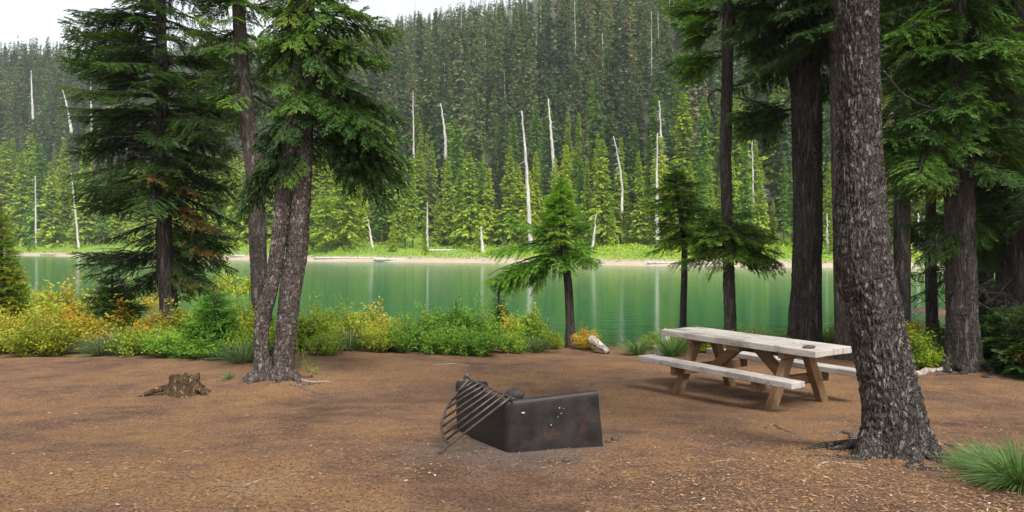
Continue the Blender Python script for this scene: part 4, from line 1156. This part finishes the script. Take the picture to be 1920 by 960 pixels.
def stone(loc, size, label, seed, mat='stone', name='rock', group='stones on the far beach'):
    n, m = 10, 16
    th = np.linspace(0, np.pi, n); ph = np.linspace(0, 2 * np.pi, m, endpoint=False)
    D = np.stack([np.sin(th)[:, None] * np.cos(ph), np.sin(th)[:, None] * np.sin(ph), np.cos(th)[:, None] + 0 * ph], -1)
    D = D * (1 + .35 * noise(D + seed * 3.1, 1.3, 3))[..., None] * np.asarray(size)
    i = np.arange(n - 1)[:, None] * m; j = np.arange(m); j2 = (j + 1) % m
    Q = np.stack([i + j, i + m + j, i + m + j2, i + j2], -1).reshape(-1, 4)
    o = link(name, make_mesh(name, D.reshape(-1, 3), Q, [M[mat]], smooth=True), loc=loc); tag(o, label, 'rock', group); return o
for k, (px, h, s) in enumerate(((1126, 1.0, .7), (690, 3.2, .4), (770, 3.4, .45), (793, 3.0, .4), (1020, 2.0, .3), (1500, 1.5, .3), (908, 2.0, .3))):
    x, y = far_at(px, h)
    stone((x, y, float(far_z(x, y)) + s * .2), (s, s * .7, s * .6), ['pale boulder at the far water edge right of the small shore hemlock', 'pale stone above the long thin log on the far beach', 'pale stone right of the thick white log', 'paler stone second to the right of the thick white log',
          'small stone on the far beach behind the small shore hemlock', 'small stone on the far beach left of the thick dark trunk', 'small stone on the far beach left of the low heavy branch'][k], k, group=None)


# ------------------------------------------------------------------ picnic table
M['wood_top'] = wood_mat('weathered_boards', (.15, .12, .10), (.42, .375, .34), (.52, .485, .45), 'X', 1.2)
M['wood_leg'] = wood_mat('stained_timber', (.07, .040, .022), (.165, .095, .047), (.25, .155, .082), 'Z', .5)
M['wood_beam'] = wood_mat('stained_beam', (.07, .04, .022), (.16, .09, .045), (.25, .16, .09), 'X', .5)
M['bolt'] = simple_mat('bolt_steel', (.25, .24, .23), (.4, .39, .38), 20, .4, .9)
tb = link('picnic_table', None, loc=(2.982, 9.735, .982)); tb.rotation_euler = (-.006, .014, -.952)
tag(tb, 'weathered wooden picnic table with grey top and brown A-frame legs', 'picnic table')


def beam(name, x0, x1, y0, y1, z0, z1, mat, parent, bev=.006, shear=None, worn=0.0):
    V, Q = box(x0, x1, y0, y1, z0, z1)
    if shear is not None:                       # (dx,dy) moved at the top
        top = V[:, 2] > (z0 + z1) / 2; V[top, 0] += shear[0]; V[top, 1] += shear[1]
    c = V.mean(0); me = make_mesh(name, V - c, Q, [M[mat]])
    o = link(name, me, parent, c)
    b = o.modifiers.new('bevel', 'BEVEL'); b.width = bev; b.segments = 2; b.limit_method = 'ANGLE'
    return o

Lh = 1.165; bw = .19
for k in range(4):
    y0 = -.38 + k * .19
    beam('top_board', -Lh + R.uniform(0, .012), Lh + R.uniform(-.012, .01), y0 + .005, y0 + .185, .68 + R.uniform(-.002, .002), .76 + R.uniform(-.003, .003), 'wood_top', tb, .009)
for s in (-1, 1):
    beam('seat', -Lh, Lh, s * .79 - (0 if s < 0 else .24), s * .79 + (.24 if s < 0 else 0), .37, .44, 'wood_top', tb, .009)
for sx in (-1, 1):
    x0 = sx * .70
    # one leg stands on each side of the cross beams
    for sy in (-1, 1):
        V, Q = box(x0 - .045, x0 + .045, -.07, .07, -.06, .605)
        foot, head = sy * .53, sy * .20
        V[:, 1] += np.where(V[:, 2] > .3, head, foot + sy * .03)
        c = V.mean(0); o = link('leg', make_mesh('leg', V - c, Q, [M['wood_leg']]), tb, c)
        b = o.modifiers.new('bevel', 'BEVEL'); b.width = .006; b.segments = 2
    beam('cross_beam', x0 - .045, x0 + .045, -.33, .33, .607, .678, 'wood_beam', tb)
    beam('seat_beam', x0 + .047 * -sx - .04 * (sx > 0) * 2, x0 + .047 * -sx + .04 * (sx < 0) * 2, -.72, .72, .25, .368, 'wood_beam', tb)
    # diagonal brace from seat beam to the middle of the top
    K0 = np.array([x0 - sx * .13, 0, .29]); K1 = np.array([sx * .12, 0, .66])
    d = K1 - K0; n_ = np.array([-d[2], 0, d[0]]); n_ = n_ / np.linalg.norm(n_) * .06
    Vb = np.array([p + q + [0, w, 0] for p in (K0, K1) for w in (-.045, .045) for q in (n_, -n_)])
    Qb = np.array([[0, 1, 3, 2], [4, 6, 7, 5], [0, 4, 5, 1], [2, 3, 7, 6], [0, 2, 6, 4], [1, 5, 7, 3]])
    c = Vb.mean(0); o = link('brace', make_mesh('brace', Vb - c, Qb, [M['wood_beam']]), tb, c)
    b = o.modifiers.new('bevel', 'BEVEL'); b.width = .006
    for sy in (-1, 1):
        K = np.array([[x0 + sx * .043, sy * .40, .31], [x0 + sx * .058, sy * .40, .31]]); V, Q = tube(K, .014, 8); c = V.mean(0)
        link('bolt', make_mesh('bolt', V - c, Q, [M['bolt']]), tb, c)
beam('centre_beam', -.10, .10, -.33, .33, .612, .677, 'wood_beam', tb)
bpy.context.view_layer.update()
# small bit of wood lying on the tabletop
p = at(1533, 650, 8.95)
loc = tb.matrix_basis @ Vector((1.0, -.24, .775))
o = stone(loc, (.075, .028, .022), 'small chunk of bark lying on the near end of the tabletop', 31, 'stone_dark', 'bark_chunk', None); o['category'] = 'bark'; o.rotation_euler = (0, 0, .2)

# ------------------------------------------------------------------ fire ring
M['steel'] = simple_mat('scorched_steel', (.009, .007, .007), (.027, .021, .020), 7, .5, .0, .004, .25, (.060, .026, .015))
M['rod'] = simple_mat('sooty_rod', (.03, .026, .025), (.10, .08, .07), 12, .5, .4, .002)
Bc = gpt(948, 850); ring = link('fire_ring', None, loc=Bc)
tag(ring, 'black scorched steel fire ring standing open on the campsite dirt', 'fire ring')
yc = Bc[1]
# plan of the plate: short return, left side, near corner, long front
cor_t = at(945, 752, yc + .02); Hc = cor_t[2] - Bc[2]
_e = gpt(1131, 838); end_t = at(1122, 731, _e[1] + .03); end_b = _e + [0, 0, -.03]
far_y = yc + 1.05
fb_t = at(851, 713, far_y); 
ret_t = at(905, 714, far_y + .42)
fb_b = fb_t.copy(); fb_b[2] = float(ground_z(fb_t[0], fb_t[1])) - .05; fb_b[0] += .02
ret_b = ret_t.copy(); ret_b[2] = fb_b[2] - .03
TOP = [ret_t, fb_t, cor_t, end_t]; BOT = [ret_b, fb_b, Bc + [0, 0, -.01], end_b]


def rounded(Pts, rad=.055, seg=6):
    out = [Pts[0]]
    for k in range(1, len(Pts) - 1):
        a, b, c = Pts[k - 1], Pts[k], Pts[k + 1]
        p = b + (a - b) / np.linalg.norm(a - b) * rad; q = b + (c - b) / np.linalg.norm(c - b) * rad
        for t_ in np.linspace(0, 1, seg): out.append((1 - t_) ** 2 * p + 2 * t_ * (1 - t_) * b + t_ ** 2 * q)
    out.append(Pts[-1]); return np.array(out)

T_, B_ = rounded(TOP), rounded(BOT)
# resample for smooth shading; rolled top lip outward then down
nP = len(T_); tang = unit(np.gradient(T_, axis=0)); inn = np.stack([-tang[:, 1], tang[:, 0], 0 * tang[:, 0]], -1); inn = unit(inn)
cen = T_.mean(0)
rows = []
up = unit(T_ - B_)
for hfrac in (0, .22, .44, .66, .86): rows.append(B_ + (T_ - B_) * hfrac)
for a in np.linspace(0, np.pi, 7): rows.append(T_ - up * .036 + up * .034 * math.sin(a) + inn * (.030 * (1 - math.cos(a))))
rows.append(T_ - up * .055 + inn * .060)
rows.append(T_ - up * .055 + inn * .052); rows.append(T_ - up * .03 + inn * .052); rows.append(T_ - up * .02 + inn * .024)
rows.append(T_ - up * .03 + inn * .008); rows.append(B_ + inn * .008)
rows = np.array(rows)
# gentle dents
V = rows.reshape(-1, 3); V = V + np.stack([noise(V, 3, 2), noise(V + 7, 3, 2), 0 * V[:, 0]], -1) * .008
i = np.arange(len(rows) - 1)[:, None] * nP + np.arange(nP - 1)
Q = np.stack([i, i + 1, i + nP + 1, i + nP], -1).reshape(-1, 4)
k = np.arange(len(rows)); caps = []
for c0 in (0, nP - 1):
    ii = [q * nP + c0 for q in range(len(rows))]
    for a in range(4): caps.append([ii[a], ii[a + 1], ii[len(rows) - 2] if 0 else ii[-2], ii[-1]])
ro = link('plate', make_mesh('plate', V - Bc, Q, [M['steel']], smooth=True), ring)
# pale chips and scuffs in the paint of the long face
M['chip'] = simple_mat('bare_chip', (.30, .28, .25), (.5, .48, .45), 20, .6)
for (px, row, s) in ((981, 773, .008), (1049, 764, .006), (1057, 765, .0035), (1052, 774, .0045), (1046, 781, .004), (1033, 796, .006)):
    ff = (px - 948) / (1126 - 948); P_ = at(px, row, yc + .01 + (_e[1] - yc) * ff) + [0, -.016, 0]
    a_ = np.linspace(0, 6.28, 9)[:-1]
    V = np.concatenate([[[0, -.001, 0]], np.stack([np.cos(a_) * s * (1.8 if px < 1000 else 1), 0 * a_, np.sin(a_) * s * .8], -1)])
    Q = np.array([[0, 1 + j, 1 + (j + 1) % 8, 1 + (j + 2) % 8] for j in range(0, 8, 2)])
    link('paint_chip', make_mesh('paint_chip', V, Q, [M['chip']]), ring, P_ - Bc)

# grate leaning over the left side
yA, yB = yc + .78, yc + .05
P1 = at(880, 711, yA); P2 = at(957, 745, yB)
G1 = at(845, 832, yc - .02); G2 = at(822, 849, yc - .06)
arc = [(880, 711, yA), (858, 735, yA - .1), (838, 765, yA - .25), (828, 795, yA - .42), (833, 822, yA - .62), (845, 833, yc - .02)]
A3 = smooth_path([at(*a) for a in arc], 40)
gr = link('grill_grate', None, loc=P2); tag(gr, 'sooty D-shaped steel cooking grate leaning on the left side of the fire ring', 'grate')
def rod(name, P, r0, parent, org, mat='rod'):
    V, Q = tube(P, r0, 8); link(name, make_mesh(name, V - org, Q, [M[mat]], smooth=True), parent)
rod('rim', A3, .0115, gr, P2)
rod('cross_rod', smooth_path([P1 + (P1 - P2) * .03 + [0, 0, .015], P1, (P1 + P2) / 2, P2, P2 + (P2 - P1) * .08], 16), .009, gr, P2)
rod('handle', smooth_path([P2, G1, G2], 12), .0095, gr, P2)
nb = 8
for k in range(1, nb):
    f = k / nb; S = P1 + (P2 - P1) * f
    # arc parameter where the bar lands
    E = A3[int(4 + f * 34)]
    rod('bar', np.stack([S, S * .5 + E * .5 + [0, 0, .004], E]), .0092, gr, P2)
rod('hook', smooth_path([P1, P1 + [-.01, 0, .03], P1 + [-.035, 0, .03], P1 + [-.04, 0, .0]], 8), .012, gr, P2)
# charred log end lying behind the ring
stone(gpt(966, 747) + [0, 0, .05], (.13, .10, .075), 'charred rock lying on the ash behind the fire ring', 12, 'stone_dark', 'rock', None)
for k, (px, row, s) in enumerate(((1153, 826, .035), (1140, 830, .025), (1162, 820, .02), (1062, 866, .03), (905, 842, .02), (890, 850, .018), (1085, 862, .02), (1035, 868, .022))):
    stone(gpt(px, row) + [0, 0, s * .3], (s, s * .8, s * .6), 'lump of black charcoal on the ash ' + ['right of the fire ring, the largest', 'touching the right end of the fire ring', 'furthest right of the fire ring', 'in front of the ring, the largest one there', 'left of the ring corner under the grate',
          'below the grate tip, furthest left', 'in front of the ring, furthest right there', 'in front of the ring, furthest left there'][k], 40 + k, 'stone_dark', 'charcoal_lump', 'charcoal lumps round the fire ring')


# ------------------------------------------------------------------ stump, roots, sticks
M['stump'] = bark_mat('rotten_stump', (.022, .012, .007), (.12, .07, .035), (.42, .31, .18), 26, .4, .03)
def stump(px, row, w_px, h_px, label, seed, roots=True, mat='stump', name='tree_stump', hollow=.6):
    r_ = np.random.default_rng(seed); p = gpt(px, row); rad = w_px / 2 / F * p[1]; H = h_px / F * p[1]
    n = 48; th = np.linspace(0, 2 * np.pi, n, endpoint=False); g = Geo()
    hs = np.array([-.3, 0, .15, .35, .6, .85, 1.0])
    V = []
    jag = 1 + .28 * noise(np.stack([np.cos(th) * 2.2 + seed, np.sin(th) * 2.2], -1), 1.5, 3)
    for h in hs:
        fl = 1 + .75 * np.exp(-max(h, 0) * 5) * (.35 + .65 * np.maximum(0, np.cos(4 * th + seed)))
        rr = rad * fl * (1 + .16 * noise(np.stack([np.cos(th) * 2 + seed, np.sin(th) * 2, 0 * th + h * 2], -1), 2, 3))
        V.append(np.stack([np.cos(th) * rr, np.sin(th) * rr, (h * H) * jag if h > 0 else h * H + 0 * th], -1))
    top = V[-1].copy()
    for f, dz in ((.82, .02), (.6, -.25), (.3, -.45), (.02, -.5)):
        q = top.copy(); q[:, :2] *= f; q[:, 2] = top[:, 2] + H * dz * hollow + H * .12 * noise(q * 9 / max(rad, .1) * .2 + seed, 2, 3); V.append(q)
    V = np.array(V); m = len(V)
    i = np.arange(m - 1)[:, None] * n; j = np.arange(n); j2 = (j + 1) % n
    g.add(V.reshape(-1, 3), np.stack([i + j, i + j2, i + n + j2, i + n + j], -1).reshape(-1, 4))
    e = link(name, g.mesh(name, [M[mat]], True), loc=p); tag(e, label, 'stump')
    return e, p, rad, H
e, p, rad, H = stump(347, 736, 52, 30, 'low rotted brown tree stump on the dirt at left', 5)
for k, (dx, dy, l, r0) in enumerate(((-1, -.25, .42, .05), (.95, -.35, .2, .055), (.2, .9, .3, .04))):
    d = np.array([dx, dy, 0]); d /= np.linalg.norm(d)
    K = smooth_path([d * rad * .8 + [0, 0, H * .4], d * (rad + l * .4) + [0, 0, .04], d * (rad + l) + [0, 0, -.03 + float(ground_z(p[0] + d[0] * (rad + l), p[1] + d[1] * (rad + l))) - p[2]]], 12)
    V, Q = tube(K, np.linspace(r0, r0 * .35, 12), 10, lambda P, th, rr: rr * (1 + .25 * noise(np.stack([np.cos(th)[None] * 2 + 0 * rr, np.sin(th)[None] * 2 + 0 * rr, P[:, 0][:, None] * 9 + 0 * rr], -1), 1, 2)))
    link('root', make_mesh('root', V, Q, [M['stump']], smooth=True), e)
stump(1040, 650, 22, 30, 'dark rotten stump just left of the small shore hemlock', 8, mat='stump')
stump(1232, 664, 14, 16, 'little grey cut stump at the water gap left of the table', 9, mat='driftwood')


def stick(pts, r0, r1, label, name='stick', mat='root', lift=.6, grp=None, cat='stick', n=24, w=.15):
    P = np.array([gpt(a, b) for a, b in pts]); P[:, 2] += r0 * lift * .2
    K = smooth_path(P, n)
    gz = ground_z(K[:, 0], K[:, 1]) - r0 * .25 + r0 * lift * .4 * np.sin(np.linspace(.2, 3.0, n)) + .4 * r0 * noise(K, 9, 2)
    if lift > 0: K[:, 2] = gz
    K[:, 1] += .10 * noise(K, 3.5, 3) * min(1, r0 / .012); K[:, 0] += .05 * noise(K + 3, 5, 2)
    o = Geo(); V, Q = tube(K, np.linspace(r0, r1, n), 8, lambda P_, th, rr: rr * (1 + w * noise(np.stack([np.cos(th)[None] + 0 * rr, np.sin(th)[None] + 0 * rr, P_[:, 0][:, None] * 12 + 0 * rr], -1), 1, 2)))
    ob = link(name, make_mesh(name, V - K[0], Q, [M[mat]], smooth=True), loc=K[0]); tag(ob, label, cat, grp); return ob

RG = 'surface roots on the dirt'
stick([(1745, 832), (1768, 834), (1790, 842), (1818, 858)], .030, .014, 'dark root running right from the big foreground trunk', 'root', 'root', .9, RG, 'root')
stick([(1605, 822), (1590, 815), (1575, 812), (1550, 820)], .030, .010, 'knobbly root left of the big foreground trunk', 'root', 'root', .6, RG, 'root')
stick([(1436, 804), (1455, 800), (1472, 806), (1487, 814)], .016, .012, 'curved grey root bare of bark in front of the table', 'root', 'root', .6, RG, 'root')
stick([(1345, 842), (1360, 834), (1378, 838)], .014, .010, 'small arched root in the middle of the right dirt', 'root', 'root', .6, RG, 'root')
stick([(1385, 834), (1400, 829), (1425, 834)], .016, .010, 'short pale root just right of the small arched one', 'root', 'root', .5, RG, 'root')
stick([(1707, 706), (1735, 698), (1765, 696), (1795, 692)], .07, .05, 'thick grey root between the big trunk and the broad right trunk', 'root', 'driftwood', .5, RG, 'root')
stick([(1600, 860), (1640, 848), (1660, 850)], .012, .008, 'thin arched root at the foot of the big foreground trunk', 'root', 'root', .9, RG, 'root')
stick([(1530, 880), (1560, 868), (1620, 872)], .008, .005, 'thin grey stick left below the big foreground trunk', 'stick', 'driftwood', .6, 'thin sticks on the dirt')
stick([(560, 712), (590, 716), (625, 714)], .014, .006, 'forked pale stick right of the forked tree', 'stick', 'driftwood', .6, 'thin sticks on the dirt')
stick([(545, 722), (575, 732), (605, 742)], .02, .008, 'dark root creeping from the foot of the forked tree', 'root', 'root', .5, RG, 'root')
stick([(436, 910), (462, 908), (492, 898)], .007, .004, 'pale straight stick at bottom left of the dirt', 'stick', 'driftwood', .7, 'thin sticks on the dirt')
stick([(400, 914), (430, 912), (455, 911)], .006, .004, 'dark stick end to end with the pale one at bottom left', 'stick', 'root', .7, 'thin sticks on the dirt')
stick([(1330, 868), (1365, 862), (1405, 866)], .006, .004, 'thin pale stick on the dirt below the small roots', 'stick', 'driftwood', .7, 'thin sticks on the dirt')
stick([(200, 876), (218, 874), (232, 873)], .006, .005, 'short pale stick on the left dirt', 'stick', 'driftwood', .7, 'thin sticks on the dirt')
stick([(810, 684), (850, 682), (880, 686)], .010, .006, 'pale twig lying behind the fire ring', 'stick', 'driftwood', .7, 'thin sticks on the dirt')
stick([(180, 934), (198, 930), (206, 924)], .006, .004, 'curved pale twig in the bottom left corner', 'stick', 'driftwood', .7, 'thin sticks on the dirt')
# leaning weathered log and a pale post by the water
p0 = gpt(1140, 664); p1 = at(1108, 636, p0[1] + .4)
K = smooth_path([p0 + [0, 0, .04], (p0 + p1) / 2 + [0, 0, .03], p1], 14); V, Q = tube(K, np.linspace(.06, .10, 14), 10)
tag(link('weathered_log', make_mesh('weathered_log', V - p0, Q, [M['driftwood']], smooth=True), loc=p0), 'short weathered log leaning at the foot of the small shore hemlock', 'log')
p0 = gpt(1247, 664); K = smooth_path([p0 + [-.03, 0, -.1], p0 + [0, 0, .25], p0 + [.05, .02, .50]], 10); V, Q = tube(K, np.linspace(.10, .07, 10), 10)
tag(link('broken_post', make_mesh('broken_post', V - p0, Q, [M['snag']], smooth=True), loc=p0), 'pale broken stub standing under the left end of the tabletop', 'post')

# litter: chips, needles and pebbles (nobody could count them)
def litter(n, dens_right, name, label, cols, lmin, lmax, wr, seed, ymax=15):
    r_ = np.random.default_rng(seed)
    y = 3.6 + (ymax - 3.6) * r_.random(n * 3) ** 1.6; x = r_.uniform(-.72, .72, n * 3) * y
    nz = noise(np.stack([x, y], -1), 1.1, 3)
    a = np.clip(.12 + nz * .6 * 1.0 + dens_right * np.exp(-((x - 2.6) ** 2 + (y - 4.4) ** 2) / 1.8), 0.02, 1)
    k = np.where(r_.random(n * 3) < a)[0][:n]; x, y = x[k], y[k]; n = len(k)
    z = ground_z(x, y); az = r_.uniform(0, 6.28, n)
    U = np.stack([np.cos(az), np.sin(az), r_.normal(0, .12, n)], -1); L = r_.uniform(lmin, lmax, n) * r_.uniform(.5, 1, n)
    C = np.stack([x, y, z + .004 + r_.random(n) * .006], -1)
    Nn = r_.normal(0, .22, (n, 3)) + [0, 0, 1]
    V, Q = leaves(C, U, Nn, L, L * wr * r_.uniform(.6, 1.3, n))
    g = Geo(); g.add(V, Q, r_.random(n)); return tag(link(name, g.mesh(name, [cols])), label, 'litter', kind='stuff')
m, nt, out = nodes('chips')
a = N(nt, 'ShaderNodeAttribute', attribute_name='tint'); rr = ramp(nt, [(0, (.05, .034, .026)), (.35, (.13, .075, .045)), (.6, (.28, .15, .07)), (.88, (.38, .20, .085)), (.98, (.42, .28, .16)), (1, (.5, .44, .36))], a.outputs['Fac'])
p = N(nt, 'ShaderNodeBsdfPrincipled'); p.inputs['Roughness'].default_value = .8; nt.links.new(rr.outputs[0], p.inputs['Base Color']); nt.links.new(p.outputs[0], out.inputs[0]); M['chips'] = m
litter(17000, 2.6, 'wood_litter', 'bark chips and wood splinters scattered over the dirt', M['chips'], .008, .050, .34, 5)
litter(30000, .8, 'needle_litter', 'fallen needles and twig bits scattered over the dirt', M['chips'], .02, .07, .12, 6)

# ------------------------------------------------------------------ air
V, Q = box(-620, 620, -80, 760, -6, 320)
m, nt, out = nodes('haze'); vp = N(nt, 'ShaderNodeVolumePrincipled'); vp.inputs['Density'].default_value = .0003; vp.inputs['Color'].default_value = (.86, .92, .93, 1); vp.inputs['Anisotropy'].default_value = .2
nt.links.new(vp.outputs[0], out.inputs['Volume'])
tag(link('haze', make_mesh('haze', V, Q, [m])), 'thin pale haze over the lake and hillside', kind='stuff')
# ------------------------------------------------------------------ camera, light, world
cam = bpy.data.cameras.new('camera'); co = link('camera', cam, loc=(0, 0, CZ))
co.rotation_euler = (math.pi / 2 - PIT, 0, 0)
cam.sensor_width = 36; cam.lens = 36 * F / 1920; cam.clip_end = 2000; cam.clip_start = .05
scene.camera = co
SUN_EL, SUN_AZ = math.radians(52), math.radians(158)     # azimuth from +Y toward +X
sd = Vector((math.sin(SUN_AZ) * math.cos(SUN_EL), math.cos(SUN_AZ) * math.cos(SUN_EL), math.sin(SUN_EL)))
sun = bpy.data.lights.new('sun', 'SUN'); sun.energy = 3.1; sun.angle = math.radians(20); sun.color = (1, .96, .88)
so = link('sun', sun, loc=(0, 0, 60)); so.rotation_euler = sd.to_track_quat('Z', 'Y').to_euler()
w = bpy.data.worlds.new('World'); scene.world = w; w.use_nodes = True; nt = w.node_tree
bg = nt.nodes['Background']; sky = nt.nodes.new('ShaderNodeTexSky'); sky.sky_type = 'NISHITA'; sky.sun_disc = False
sky.sun_elevation = SUN_EL; sky.sun_rotation = SUN_AZ; sky.dust_density = 3; sky.air_density = 1.5; sky.altitude = 1200
hs = nt.nodes.new('ShaderNodeHueSaturation'); hs.inputs['Saturation'].default_value = .22; hs.inputs['Value'].default_value = 1.25
nt.links.new(sky.outputs[0], hs.inputs['Color']); nt.links.new(hs.outputs[0], bg.inputs[0]); bg.inputs[1].default_value = .11
vs = scene.view_settings; vs.view_transform = 'Standard'; vs.look = 'None'; vs.gamma = 1; vs.exposure = .8; vs.use_curve_mapping = False
scene.cycles.max_bounces = 6; scene.cycles.diffuse_bounces = 3; scene.cycles.transmission_bounces = 3; scene.cycles.glossy_bounces = 2
scene.cycles.use_denoising = True; scene.cycles.use_adaptive_sampling = True; scene.cycles.adaptive_threshold = .02
